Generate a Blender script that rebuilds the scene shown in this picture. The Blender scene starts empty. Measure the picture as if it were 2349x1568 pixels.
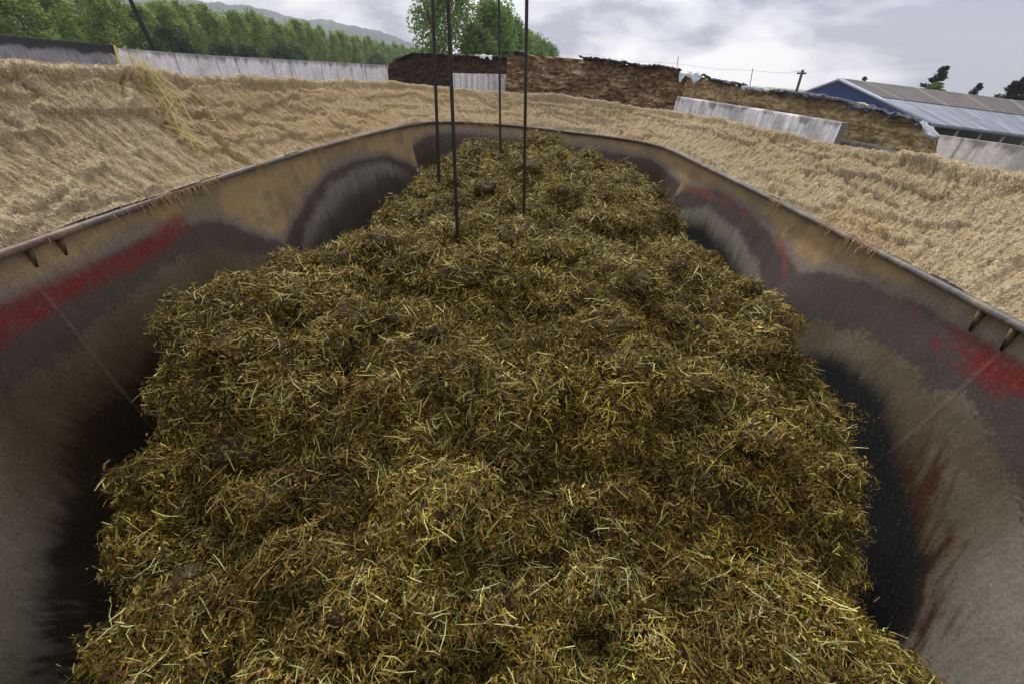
import bpy, math, random
import numpy as np
from mathutils import Vector, Matrix

scn = bpy.context.scene
R = math.radians
HC = 3.4                                   # camera height above the yard (m)

# ------------------------------------------------------------------ camera
FMM, TILT, ROLL = 14.0, R(34.5), R(4.4)
fw = np.array([0, math.cos(TILT), -math.sin(TILT)])
up0 = np.array([0, math.sin(TILT), math.cos(TILT)])
rt0 = np.array([1., 0, 0])
RT = rt0 * math.cos(ROLL) + up0 * math.sin(ROLL)
UP = -rt0 * math.sin(ROLL) + up0 * math.cos(ROLL)
cam_d = bpy.data.cameras.new('camera')
cam_d.lens = FMM; cam_d.sensor_width = 36; cam_d.clip_start = 0.02; cam_d.clip_end = 12000
cam = bpy.data.objects.new('camera', cam_d)
M = Matrix(((RT[0], UP[0], -fw[0], 0), (RT[1], UP[1], -fw[1], 0), (RT[2], UP[2], -fw[2], HC), (0, 0, 0, 1)))
cam.matrix_world = M
scn.collection.objects.link(cam)
scn.camera = cam

# ------------------------------------------------------------------ sky, sun, exposure
SUN_EL, SUN_AZ = R(52), R(-20)             # azimuth from +Y towards +X
world = bpy.data.worlds.new("World"); scn.world = world; world.use_nodes = True
nt = world.node_tree; nt.nodes.clear(); N = nt.nodes.new; L = nt.links.new
sky = N('ShaderNodeTexSky'); sky.sky_type = 'NISHITA'; sky.sun_disc = False
sky.sun_elevation = SUN_EL; sky.sun_rotation = SUN_AZ
b1 = N('ShaderNodeBackground'); b1.inputs[1].default_value = 0.08; L(sky.outputs[0], b1.inputs[0])
tc = N('ShaderNodeTexCoord')
mp = N('ShaderNodeMapping'); mp.inputs['Scale'].default_value = (1, 1, 2.6); mp.inputs['Location'].default_value = (3.1, 1.7, .4)
L(tc.outputs['Generated'], mp.inputs[0])
n1 = N('ShaderNodeTexNoise'); n1.inputs['Scale'].default_value = 3.6; n1.inputs['Detail'].default_value = 7; n1.inputs['Roughness'].default_value = .52; n1.inputs['Distortion'].default_value = .25
L(mp.outputs[0], n1.inputs[0])
cr = N('ShaderNodeValToRGB')
e = cr.color_ramp.elements
e[0].position = .43; e[0].color = (.43, .455, .64, 1)
e[1].position = .585; e[1].color = (1.55, 1.55, 1.58, 1)
m_ = cr.color_ramp.elements.new(.49); m_.color = (.90, .91, 1.07, 1)
L(n1.outputs[0], cr.inputs[0])
sp = N('ShaderNodeSeparateXYZ'); L(tc.outputs['Generated'], sp.inputs[0])
mr = N('ShaderNodeMapRange'); mr.inputs[1].default_value = .1; mr.inputs[2].default_value = .9; mr.inputs[3].default_value = 1.0; mr.inputs[4].default_value = .72
L(sp.outputs[2], mr.inputs[0])
m2 = N('ShaderNodeMapRange'); m2.inputs[1].default_value = .18; m2.inputs[2].default_value = .5; L(sp.outputs[2], m2.inputs[0])
mc = N('ShaderNodeMix'); mc.data_type = 'RGBA'; L(m2.outputs[0], mc.inputs[0]); L(cr.outputs[0], mc.inputs[6]); mc.inputs[7].default_value = (1.12, 1.08, 1.0, 1)
b2 = N('ShaderNodeBackground'); L(mc.outputs[2], b2.inputs[0]); L(mr.outputs[0], b2.inputs[1])
mx = N('ShaderNodeMixShader'); mx.inputs[0].default_value = .9; L(b1.outputs[0], mx.inputs[1]); L(b2.outputs[0], mx.inputs[2])
wo = N('ShaderNodeOutputWorld'); L(mx.outputs[0], wo.inputs[0])

sd = bpy.data.lights.new('sun', 'SUN'); sd.energy = 3.3; sd.angle = R(7); sd.color = (1, .96, .9)
so = bpy.data.objects.new('sun', sd); scn.collection.objects.link(so)
sv = Vector((math.sin(SUN_AZ) * math.cos(SUN_EL), math.cos(SUN_AZ) * math.cos(SUN_EL), math.sin(SUN_EL)))
so.rotation_euler = sv.to_track_quat('Z', 'Y').to_euler()

scn.view_settings.view_transform = 'Standard'; scn.view_settings.look = 'None'
scn.view_settings.exposure = 0.12; scn.view_settings.gamma = 1.0
scn.render.engine = 'CYCLES'
scn.cycles.max_bounces = 5; scn.cycles.diffuse_bounces = 3; scn.cycles.volume_bounces = 0
scn.cycles.transparent_max_bounces = 4

rng = np.random.default_rng(7)

# ------------------------------------------------------------------ helpers
def tag(o, label=None, cat=None, group=None, kind=None):
    if label: o['label'] = label
    if cat: o['category'] = cat
    if group: o['group'] = group
    if kind: o['kind'] = kind
    return o

def empty(name, loc=(0, 0, 0), rz=0):
    o = bpy.data.objects.new(name, None); o.empty_display_size = .3
    o.location = loc; o.rotation_euler = (0, 0, rz); scn.collection.objects.link(o); return o

def _hash(ix, iy, iz, seed):
    h = (ix.astype(np.int64) * 374761393 + iy.astype(np.int64) * 668265263 + iz.astype(np.int64) * 2147483647 + seed * 1274126177) & 0xffffffff
    h = ((h ^ (h >> 13)) * 1274126177) & 0xffffffff
    h = ((h ^ (h >> 16)) * 2246822519) & 0xffffffff
    return ((h ^ (h >> 15)) & 0xffffff) / float(0xffffff)

def vnoise(x, y, z=0., seed=0):
    x, y, z = np.broadcast_arrays(np.asarray(x, float), np.asarray(y, float), np.asarray(z, float))
    ix, iy, iz = np.floor(x), np.floor(y), np.floor(z)
    fx, fy, fz = x - ix, y - iy, z - iz
    fx, fy, fz = [t * t * t * (t * (t * 6 - 15) + 10) for t in (fx, fy, fz)]
    r = 0
    for a in (0, 1):
        for b in (0, 1):
            for c in (0, 1):
                w = (fx if a else 1 - fx) * (fy if b else 1 - fy) * (fz if c else 1 - fz)
                r = r + w * _hash(ix + a, iy + b, iz + c, seed)
    return r * 2 - 1

def fbm(x, y, z=0., o=4, seed=0, rough=.5):
    r = 0; a = 1; s = 0; f = 1
    for i in range(o):
        r = r + a * vnoise(np.asarray(x) * f, np.asarray(y) * f, np.asarray(z) * f, seed + i * 17); s += a; a *= rough; f *= 2.03
    return r / s

def sstep(a, b, x):
    t = np.clip((np.asarray(x, float) - a) / (b - a), 0, 1); return t * t * (3 - 2 * t)

def mixc(A, B, t):
    t = np.asarray(t)[..., None]; return np.asarray(A) * (1 - t) + np.asarray(B) * t

def mesh_np(name, V, F4, C=None, mat=None, parent=None, smooth=True, F3=None):
    """a mesh from numpy arrays: V (n,3), quads (m,4), colours (n,3)"""
    V = np.asarray(V, np.float32).reshape(-1, 3)
    me = bpy.data.meshes.new(name)
    me.vertices.add(len(V)); me.vertices.foreach_set('co', V.ravel())
    F4 = np.asarray(F4 if F4 is not None else np.zeros((0, 4)), np.int32).reshape(-1, 4)
    F3 = np.asarray(F3 if F3 is not None else np.zeros((0, 3)), np.int32).reshape(-1, 3)
    nl = F4.size + F3.size
    me.loops.add(nl); me.loops.foreach_set('vertex_index', np.concatenate([F4.ravel(), F3.ravel()]))
    ns = np.concatenate([np.arange(len(F4)) * 4, F4.size + np.arange(len(F3)) * 3]).astype(np.int32)
    me.polygons.add(len(ns)); me.polygons.foreach_set('loop_start', ns)
    me.polygons.foreach_set('loop_total', np.concatenate([np.full(len(F4), 4), np.full(len(F3), 3)]).astype(np.int32))
    me.update(calc_edges=True)
    if smooth: me.polygons.foreach_set('use_smooth', np.ones(len(ns), bool))
    if C is not None:
        at_ = me.color_attributes.new('Col', 'FLOAT_COLOR', 'POINT')
        C = np.asarray(C, np.float32).reshape(-1, 3)
        at_.data.foreach_set('color', np.concatenate([C, np.ones((len(C), 1), np.float32)], 1).ravel())
    if mat: me.materials.append(mat)
    o = bpy.data.objects.new(name, me); scn.collection.objects.link(o)
    if parent: o.parent = parent; o.matrix_parent_inverse = Matrix.Translation(-Vector(parent.location))
    return o

def grid_faces(nu, nv, off=0, wrap=False):
    i, j = np.meshgrid(np.arange(nu if wrap else nu - 1), np.arange(nv - 1), indexing='ij')
    a = i * nv + j; b = ((i + 1) % nu) * nv + j
    return np.stack([a, b, b + 1, a + 1], -1).reshape(-1, 4) + off

def strips(P, D, Nn, Ln, Wd, bend, off=0):
    """bent ribbons: centre, direction, normal, length, width, sag -> verts (n*6,3), faces"""
    S = np.cross(D, Nn); S /= np.linalg.norm(S, axis=1, keepdims=True) + 1e-9
    h = D * (Ln / 2)[:, None]; s = S * (Wd / 2)[:, None]; B = bend
    V = np.stack([P - h - s * .7, P - h + s * .7, P + B - s, P + B + s, P + h - s * .6, P + h + s * .6], 1)
    b = np.arange(len(P))[:, None] * 6 + off
    F = np.concatenate([b + np.array([0, 1, 3, 2]), b + np.array([2, 3, 5, 4])])
    return V.reshape(-1, 3), F

def boxes(lst):
    """list of (cx,cy,cz,sx,sy,sz,rotz) -> V,F"""
    V = []; F = []
    q = np.array([[-1, -1, -1], [1, -1, -1], [1, 1, -1], [-1, 1, -1], [-1, -1, 1], [1, -1, 1], [1, 1, 1], [-1, 1, 1]]) / 2
    f = np.array([[3, 2, 1, 0], [4, 5, 6, 7], [0, 1, 5, 4], [1, 2, 6, 5], [2, 3, 7, 6], [3, 0, 4, 7]])
    for (cx, cy, cz, sx, sy, sz, rz) in lst:
        p = q * np.array([sx, sy, sz]); c, s = math.cos(rz), math.sin(rz)
        p = np.stack([p[:, 0] * c - p[:, 1] * s + cx, p[:, 0] * s + p[:, 1] * c + cy, p[:, 2] + cz], 1)
        F.append(f + 8 * len(V)); V.append(p)
    return np.concatenate(V), np.concatenate(F)

def tube(pts, r, n=8, cap=True):
    pts = np.asarray(pts, float); r = np.broadcast_to(np.asarray(r, float), (len(pts),))
    T = np.gradient(pts, axis=0); T /= np.linalg.norm(T, axis=1, keepdims=True)
    ref = np.where(np.abs(T[:, 2:3]) > .9, np.array([[1., 0, 0]]), np.array([[0, 0, 1.]]))
    A = np.cross(T, ref); A /= np.linalg.norm(A, axis=1, keepdims=True); B = np.cross(T, A)
    a = np.linspace(0, 2 * math.pi, n, endpoint=False)
    V = pts[:, None] + r[:, None, None] * (A[:, None] * np.cos(a)[None, :, None] + B[:, None] * np.sin(a)[None, :, None])
    m = len(pts); i, j = np.meshgrid(np.arange(m - 1), np.arange(n), indexing='ij')
    F = np.stack([i * n + j, i * n + (j + 1) % n, (i + 1) * n + (j + 1) % n, (i + 1) * n + j], -1).reshape(-1, 4)
    V = V.reshape(-1, 3); F3 = np.zeros((0, 3), int)
    if cap:
        V = np.concatenate([V, pts[:1], pts[-1:]]); k = m * n
        F3 = np.array([[(j + 1) % n, j, k] for j in range(n)] + [[(m - 1) * n + j, (m - 1) * n + (j + 1) % n, k + 1] for j in range(n)])
    return V, F, F3

# photo plan: a direction picked in the photograph (2349 px wide view) at a chosen real distance
PS = 1024 / 2349.
FP = FMM / 36 * 1024
def ray(px, py):
    d = fw * FP + RT * (px * PS - 512) + UP * (341.5 - py * PS)
    return d / np.linalg.norm(d)
def at(px, py, dist):
    d = ray(px, py); return d * dist / math.hypot(d[0], d[1]) + np.array([0, 0, HC])
def az(px, py=150):
    d = ray(px, py); return math.atan2(d[0], d[1])

# ------------------------------------------------------------------ materials
def vmat(name, rough=.8, spec=.3, ns=60., namt=.25, bump=.3, bs=None, bdist=.004, trans=0, metal=0, stretch=(1, 1, 1), detail=5, speck=0, speck_col=(.45, .38, .25), scratch=0):
    """colour from the mesh's own paint/stain attribute, broken up by procedural noise and bump"""
    m = bpy.data.materials.new(name); m.use_nodes = True
    nt = m.node_tree; nt.nodes.clear(); N = nt.nodes.new; L = nt.links.new
    a = N('ShaderNodeAttribute'); a.attribute_name = 'Col'
    tc = N('ShaderNodeTexCoord'); mp = N('ShaderNodeMapping'); mp.inputs['Scale'].default_value = stretch
    L(tc.outputs['Object'], mp.inputs[0])
    n = N('ShaderNodeTexNoise'); n.inputs['Scale'].default_value = ns; n.inputs['Detail'].default_value = detail; n.inputs['Roughness'].default_value = .6
    L(mp.outputs[0], n.inputs[0])
    mr = N('ShaderNodeMapRange'); mr.inputs[1].default_value = .3; mr.inputs[2].default_value = .7
    mr.inputs[3].default_value = 1 - namt; mr.inputs[4].default_value = 1 + namt
    L(n.outputs[0], mr.inputs[0])
    mu = N('ShaderNodeMix'); mu.data_type = 'RGBA'; mu.blend_type = 'MULTIPLY'; mu.inputs[0].default_value = 1
    L(a.outputs['Color'], mu.inputs[6]); L(mr.outputs[0], mu.inputs[7])
    col = mu.outputs[2]
    if speck:
        n3 = N('ShaderNodeTexNoise'); n3.inputs['Scale'].default_value = 120; n3.inputs['Detail'].default_value = 3; n3.inputs['Roughness'].default_value = .7
        L(tc.outputs['Object'], n3.inputs[0])
        r3 = N('ShaderNodeMapRange'); r3.inputs[1].default_value = .58; r3.inputs[2].default_value = .66; r3.inputs[4].default_value = speck
        L(n3.outputs[0], r3.inputs[0])
        m3 = N('ShaderNodeMix'); m3.data_type = 'RGBA'; L(r3.outputs[0], m3.inputs[0]); L(col, m3.inputs[6]); m3.inputs[7].default_value = (*speck_col, 1)
        col = m3.outputs[2]
    if scratch:
        for sc_, off_, lo, hi, k_ in (((55, 55, 5), 0, .35, .65, scratch), ((9, 9, 1.6), 5, .3, .7, scratch * .6)):
            mq = N('ShaderNodeMapping'); mq.inputs['Scale'].default_value = sc_; mq.inputs['Location'].default_value = (off_, off_, 0); mq.inputs['Rotation'].default_value = (.12, 0, 0)
            L(tc.outputs['Object'], mq.inputs[0]); nq = N('ShaderNodeTexNoise'); nq.inputs['Scale'].default_value = 1.6; nq.inputs['Detail'].default_value = 6; nq.inputs['Roughness'].default_value = .65; nq.inputs['Distortion'].default_value = .4
            L(mq.outputs[0], nq.inputs[0]); rq = N('ShaderNodeMapRange'); rq.inputs[1].default_value = lo; rq.inputs[2].default_value = hi; rq.inputs[3].default_value = 1 - k_; rq.inputs[4].default_value = 1 + k_
            L(nq.outputs[0], rq.inputs[0]); xq = N('ShaderNodeMix'); xq.data_type = 'RGBA'; xq.blend_type = 'MULTIPLY'; xq.inputs[0].default_value = 1
            L(col, xq.inputs[6]); L(rq.outputs[0], xq.inputs[7]); col = xq.outputs[2]
    p = N('ShaderNodeBsdfPrincipled'); p.inputs['Roughness'].default_value = rough
    p.inputs['Specular IOR Level'].default_value = spec; p.inputs['Metallic'].default_value = metal
    L(col, p.inputs['Base Color'])
    if bump:
        n2 = N('ShaderNodeTexNoise'); n2.inputs['Scale'].default_value = bs or ns * 1.7; n2.inputs['Detail'].default_value = 4
        L(mp.outputs[0], n2.inputs[0])
        b = N('ShaderNodeBump'); b.inputs['Strength'].default_value = bump; b.inputs['Distance'].default_value = bdist
        L(n2.outputs[0], b.inputs['Height']); L(b.outputs[0], p.inputs['Normal'])
    out = N('ShaderNodeOutputMaterial')
    if trans:
        t = N('ShaderNodeBsdfTranslucent'); L(col, t.inputs[0])
        ms = N('ShaderNodeMixShader'); ms.inputs[0].default_value = trans
        L(p.outputs[0], ms.inputs[1]); L(t.outputs[0], ms.inputs[2]); L(ms.outputs[0], out.inputs[0])
    else: L(p.outputs[0], out.inputs[0])
    return m

M_dust = vmat('caked_grain_dust', .95, .1, 110, .30, 1.0, 190, .005)
M_wall = vmat('worn_tub_steel', .42, .5, 160, .30, .3, 90, .002, speck=.26, speck_col=(.26, .21, .14), scratch=.11)
M_rim = vmat('rusty_rim_steel', .6, .4, 60, .35, .5, 90, .002)
M_feed = vmat('chopped_silage', .6, .22, 120, .3, .3, 200, .002, trans=.05)
M_rod = vmat('black_rod', .55, .35, 40, .3, .3, 60, .001)
M_conc = vmat('stained_concrete', .9, .2, 7, .18, .5, 12, .02)
M_sil = vmat('cut_silage_face', .95, .1, 9, .35, 1, 14, .06, stretch=(1, 1, 2.2))
M_sheet = vmat('plastic_cover', .6, .25, 6, .25, .6, 8, .05)
M_leaf = vmat('leaves', .6, .3, 1.2, .3, 0, trans=.4)
M_bark = vmat('bark', .9, .1, 6, .3, .5, 9, .02)
M_roof = vmat('roof_sheet', .55, .4, 2.5, .2, 0)
M_ground = vmat('yard_ground', .95, .1, .6, .35, .5, 4, .03)
M_hill = vmat('wooded_hill', 1, 0, .02, .5, 1, .05, 6)
M_paint = vmat('painted_sheet', .5, .4, 3, .12, 0)
M_straw = vmat('dry_straw', .6, .3, 60, .2, 0, trans=.15)

# ------------------------------------------------------------------ ground and hills
def ground():
    n = 160
    t = np.linspace(-1, 1, n); g = np.sign(t) * (np.abs(t) ** 3) * 6000 + t * 60
    X, Y = np.meshgrid(g, g, indexing='ij'); Z = fbm(X / 90, Y / 90, seed=3) * 0.0
    grass = sstep(-.1, .3, fbm(X / 30, Y / 30, seed=5)) * sstep(45, 60, np.hypot(X, Y))
    C = mixc((.20, .17, .13), (.24, .26, .11), grass)
    o = mesh_np('ground', np.stack([X, Y, Z], -1), grid_faces(n, n), C, M_ground)
    tag(o, kind='structure')
ground()

def hill(name, pts, dist, depth, seed):
    """a ridge: skyline picked along azimuths, real distance and depth"""
    px = np.array([p[0] for p in pts], float); py = np.array([p[1] for p in pts], float)
    n = 260; xs = np.linspace(px[0], px[-1], n); ys = np.interp(xs, px, py) 
    P = np.array([at(x, y, dist) for x, y in zip(xs, ys)])
    P[:, 2] = np.maximum(P[:, 2] + fbm(np.arange(n) / 9., 0, seed=seed) * dist * .002 + np.abs(vnoise(np.arange(n) / 1.3, 0, seed=seed + 3)) * dist * .0022, 0)
    m = 40; V = []
    dirs = P[:, :2] / np.linalg.norm(P[:, :2], axis=1, keepdims=True)
    for j in range(m):
        t = j / (m - 1) * 2 - 1                       # -1 foot towards us, 0 crest, 1 back foot
        f = (1 - abs(t)) ** .8
        xy = P[:, :2] + dirs * (t * depth)
        z = P[:, 2] * f + fbm(xy[:, 0] / 120, xy[:, 1] / 120, seed=seed + 9) * dist * .008 * f * (abs(t) > .02)
        V.append(np.stack([xy[:, 0], xy[:, 1], z - 2 * (f == 0)], -1))
    V = np.stack(V, 1)
    w = sstep(0, .3, fbm(V[..., 0] / 150, V[..., 1] / 150, seed=seed + 4))
    C = mixc((.060, .085, .105), (.12, .145, .14), w * .6)  # bluish tint of distant haze mixed into the hillside's own colour
    tag(mesh_np(name, V, grid_faces(n, m), C, M_hill), kind='structure')
hill('hill', [(-400, -70), (200, -40), (380, -10), (470, 6), (560, 12), (640, 28), (700, 44), (770, 52), (860, 66), (920, 92), (960, 108), (1040, 130), (1150, 152)], 1500, 450, 2)

# ------------------------------------------------------------------ the feed mixer wagon
rim = np.array([(-1.10, -1.25), (-1.36, -.7), (-1.39, 0), (-1.39, .95), (-1.39, 1.6), (-1.365, 2.27), (-1.28, 3.1), (-1.165, 3.81), (-.985, 4.38), (-.75, 4.58), (-.51, 4.65),
                (-.17, 4.67), (.10, 4.60), (.38, 4.49), (.72, 4.38), (.99, 4.23), (1.15, 4.05), (1.235, 3.79), (1.28, 3.23), (1.345, 2.38), (1.375, 1.83), (1.395, 1.46), (1.40, 1.0), (1.395, 0), (1.36, -.7), (1.1, -1.25), (.5, -1.5), (-.5, -1.5)])
top = np.array([(-1.40, -1.6, -.10), (-1.72, -.9, -.10), (-1.75, 0, -.09), (-1.75, 1.0, -.09), (-1.75, 1.7, -.098), (-1.745, 2.4, -.142), (-1.70, 3.15, -.166), (-1.60, 4.05, -.193), (-1.30, 4.82, -.205), (-.95, 5.05, -.225), (-.6, 5.12, -.236),
                (-.17, 5.10, -.225), (.17, 5.04, -.215), (.5, 4.95, -.228), (.95, 4.82, -.245), (1.28, 4.68, -.256), (1.48, 4.42, -.262), (1.62, 4.0, -.261), (1.68, 3.3, -.252), (1.72, 2.5, -.238), (1.745, 2.0, -.215), (1.75, 1.6, -.196), (1.755, 1.0, -.15), (1.75, 0, -.13), (1.72, -.9, -.12), (1.4, -1.6, -.12), (.6, -1.9, -.12), (-.6, -1.9, -.12)])
RZ = -.5
def closed(P, k):
    """resample a closed control polygon: Catmull-Rom, k steps per span"""
    n = len(P); out = []
    for i in range(n):
        p0, p1, p2, p3 = P[i - 1], P[i], P[(i + 1) % n], P[(i + 2) % n]
        for j in range(k):
            t = j / k
            out.append(.5 * (2 * p1 + (p2 - p0) * t + (2 * p0 - 5 * p1 + 4 * p2 - p3) * t * t + (3 * p1 - p0 - 3 * p2 + p3) * t ** 3))
    return np.array(out)
def arc(P):
    d = np.linalg.norm(np.roll(P, -1, 0) - P, axis=1); return np.concatenate([[0], np.cumsum(d)])
RC = closed(np.column_stack([rim, np.full(len(rim), RZ)]), 12)
TC = closed(top, 12)
sR = arc(RC); PER = sR[-1]
def path(C, s):
    s = np.mod(s, PER); C2 = np.vstack([C, C[:1]])
    return np.stack([np.interp(s, sR, C2[:, k]) for k in range(3)], -1)
def s_of(x, y):
    return sR[:-1][np.argmin(np.hypot(RC[:, 0] - x, RC[:, 1] - y))]

wagon = empty('feed_mixer_wagon', (0, 1.5, 0))
tag(wagon, 'oval feed mixer tub, worn red and grey inside, with a dust-caked flared rim', 'feed mixer')

def outward(C, s, eps=.04):
    a = path(C, s - eps); b = path(C, s + eps); t = b - a
    n = np.stack([-t[..., 1], t[..., 0], 0 * t[..., 0]], -1)     # path runs clockwise seen from above
    return n / np.linalg.norm(n, axis=-1, keepdims=True)

# wear lines on the tub, metres along the side (y) against height below the eye (z)
NL = [(.0, -.60), (.87, -.594), (1.12, -.600), (1.34, -.593), (1.61, -.604), (1.79, -.644), (2.0, -.793), (2.10, -.86)]
ML = [(2.10, -.87), (2.24, -.83), (2.53, -.717), (2.82, -.634), (3.16, -.620), (3.7, -.665), (4.05, -.80), (4.12, -.86)]
MR = [(1.85, -.70), (2.03, -.66), (2.25, -.618), (2.63, -.580), (2.98, -.580), (3.34, -.672), (3.43, -.76)]
NR = [(0, -.60), (.89, -.576), (1.1, -.556), (1.26, -.568), (1.46, -.582), (1.7, -.635), (1.85, -.71)]
def tub():
    s = np.linspace(0, PER, 2600, endpoint=False)
    zz = np.concatenate([np.linspace(RZ + .005, -1.75, 240), np.linspace(-1.77, -2.15, 8)])
    P0 = path(RC, s); O = outward(RC, s)
    dep = (RZ - zz)
    y = P0[:, 1]; x = P0[:, 0]
    side = np.where(x < 0, -1, 1)
    cusp = np.where(side < 0, np.exp(-np.abs(y - 2.08) / .16) + np.exp(-np.abs(y - 4.12) / .14), np.exp(-np.abs(y - 1.86) / .16) + np.exp(-np.abs(y - 3.45) / .14))
    amp = .17 * sstep(.12, .9, dep)
    off = .03 - .12 * dep[None] - cusp[:, None] * amp[None] * (y[:, None] > .8)
    V = P0[:, None] + O[:, None] * off[..., None]
    V[..., 2] = zz[None] + 0 * off
    # small dents
    S, Z = np.meshgrid(s, zz, indexing='ij')
    V += O[:, None] * (fbm(S / .5, Z / .5, seed=21, o=3) * .006)[..., None]
    Y = V[..., 1]; X = V[..., 0]
    # weld seam at y = 1
    seam = np.exp(-((P0[:, 1] - 1.0 - .0) / .0035) ** 2)[:, None] * np.ones_like(Z)
    V -= O[:, None] * (seam * .003)[..., None]
    # ---------- worn paint and dust
    w = fbm(S / .12, Z / .12, seed=31) ; w2 = fbm(S / .03, Z / .03, seed=32); w3 = fbm(S / .35, Z / .35, seed=33)
    st = fbm(S / .035, Z / .4 + w3, seed=34)                       # vertical streaks
    st2 = fbm(S / .014 + Z * 26 + w3 * 3, Z / .20 - S * 1.6, seed=35, rough=.6)
    isL = (x < -.0) & (y < 4.13); isR = (x > 0) & (y < 3.45)
    Oz = np.interp(x, [-1.2, -1.1, -.98, -.8, -.2, .8, 1.1, 1.2, 1.26, 1.4], [-.86, -.66, -.585, -.565, -.585, -.60, -.60, -.61, -.66, -.76])
    nl = np.array(NL); ml = np.array(ML); nr = np.array(NR); mr_ = np.array(MR)
    Oz = np.where(isL, np.where(y < 2.10, np.interp(y, nl[:, 0], nl[:, 1]), np.interp(y, ml[:, 0], ml[:, 1])), Oz)
    Oz = np.where(isR, np.where(y < 1.85, np.interp(y, nr[:, 0], nr[:, 1]), np.interp(y, mr_[:, 0], mr_[:, 1])), Oz)
    lobe = np.where(isL, np.where(y < 2.1, 0, 1), np.where(isR, np.where(y < 1.85, 3, 2), 4))[:, None] + 0 * Z
    w4 = fbm(S / .008, Z / .008, seed=36, o=3)
    d = Oz[:, None] - Z + w * .012 + w2 * .010 + w4 * .012
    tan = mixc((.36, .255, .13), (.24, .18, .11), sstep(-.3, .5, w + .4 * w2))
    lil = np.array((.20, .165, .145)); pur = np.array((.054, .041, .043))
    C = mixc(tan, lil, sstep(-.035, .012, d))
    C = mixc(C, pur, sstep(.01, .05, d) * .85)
    yy = y[:, None] + 0 * Z
    near = (lobe == 0) | (lobe == 3)
    # red paint band
    rL = sstep(.062, .012, np.abs(Z - np.interp(yy, [0, .83, 1.33, 1.6], [-.685, -.664, -.652, -.625]) + w * .02 + w2 * .008 + w4 * .02)) * sstep(1.68, 1.50, yy + w * .05 + w4 * .05) * (lobe == 0)
    rR = sstep(.045, .02, np.abs(Z - np.interp(yy, [0, .86, 1.04, 1.3], [-.625, -.612, -.612, -.655]) + w * .02)) * sstep(1.18, 1.02, yy + w * .12) * (lobe == 3)
    rR2 = sstep(.10, .35, w3 + w * .7) * sstep(.05, .02, np.abs(Z + .66)) * sstep(1.45, 1.3, yy) * (lobe == 3) * .7
    rM = sstep(.035, .012, np.abs(Z - np.interp(yy, [1.88, 2.02, 2.33, 2.72, 3.3], [-.80, -.70, -.628, -.627, -.69]) + w * .02)) * sstep(-.25, .15, w3 + .35 * w + .15) * (lobe == 2) * .75
    C = mixc(C, (.17, .018, .019), np.clip(rL + rR + rR2, 0, 1) * np.clip(.82 + .55 * (w4 + .5 * w2), 0, 1))
    C = mixc(C, (.24, .065, .05), np.clip(rM, 0, 1) * .7)
    # olive grey polished-by-feed zone
    oL = np.interp(yy, [0, .5, .71, .82, .98, 1.06, 1.27, 1.43, 1.66, 1.9, 2.1], [-1.0, -.93, -.864, -.815, -.815, -.765, -.748, -.719, -.745, -.861, -1.0])
    oR = np.interp(yy, [0, .5, .65, .71, .81, .93, 1.0, 1.06, 1.13, 1.27, 1.41, 1.6, 1.85], [-1.05, -.95, -.90, -.846, -.80, -.75, -.73, -.79, -.755, -.75, -.783, -.845, -.95])
    oM = np.interp(yy, [1.85, 1.96, 2.16, 2.5, 2.94, 3.2, 3.45], [-1.0, -.92, -.79, -.715, -.71, -.80, -.95])
    oML = np.interp(yy, [2.1, 2.4, 2.8, 3.2, 3.7, 4.1], [-1.1, -.86, -.71, -.68, -.72, -.95])
    o_ = np.where(lobe == 0, oL, np.where(lobe == 3, oR, np.where(lobe == 2, oM, np.where(lobe == 1, oML, Oz[:, None] - .09))))
    do = o_ - Z + w * .018 + w2 * .010 + w4 * .035
    oli = mixc((.100, .078, .050), (.155, .132, .100), sstep(-.4, .5, w3 + .25 * w + .2 * w4))
    oli = mixc(oli, (.21, .20, .185), ((lobe == 1) | (lobe == 2)) * .8)
    oli = mixc(oli, (.30, .275, .235), sstep(.80, .45, yy + w * .1) * near * .9)  # grey steel at the near ends, lightened in colour where little light falls
    C = mixc(C, oli, sstep(0, np.where(near, .018, .05), do))
    # polished steel coloured black for the darkness it reflects, and rust streaks
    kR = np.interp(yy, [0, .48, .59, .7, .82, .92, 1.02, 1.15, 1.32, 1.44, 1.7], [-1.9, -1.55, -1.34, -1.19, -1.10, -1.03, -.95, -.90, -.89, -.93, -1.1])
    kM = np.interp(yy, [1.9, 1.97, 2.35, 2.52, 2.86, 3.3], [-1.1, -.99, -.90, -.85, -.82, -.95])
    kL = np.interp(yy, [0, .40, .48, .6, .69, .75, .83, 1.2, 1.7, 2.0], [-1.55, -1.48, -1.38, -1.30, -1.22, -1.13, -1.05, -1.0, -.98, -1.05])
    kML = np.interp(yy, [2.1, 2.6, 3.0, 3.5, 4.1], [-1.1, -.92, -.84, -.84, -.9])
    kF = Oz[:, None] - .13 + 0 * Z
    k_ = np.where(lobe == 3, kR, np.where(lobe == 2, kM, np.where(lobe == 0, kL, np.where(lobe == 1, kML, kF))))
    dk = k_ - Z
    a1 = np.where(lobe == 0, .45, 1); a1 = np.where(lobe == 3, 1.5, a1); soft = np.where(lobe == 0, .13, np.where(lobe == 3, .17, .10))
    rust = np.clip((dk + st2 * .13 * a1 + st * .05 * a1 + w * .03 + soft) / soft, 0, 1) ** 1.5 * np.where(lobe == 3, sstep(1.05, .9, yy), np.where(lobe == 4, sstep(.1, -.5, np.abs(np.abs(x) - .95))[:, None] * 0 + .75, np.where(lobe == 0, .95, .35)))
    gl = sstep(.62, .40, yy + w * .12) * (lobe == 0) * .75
    C = mixc(C, np.where((lobe == 0)[..., None], (.022, .012, .007), (.060, .024, .008)), np.clip(rust, 0, 1) * .9 * (1 - gl * sstep(-.35, .35, st2 + w)))
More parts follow.
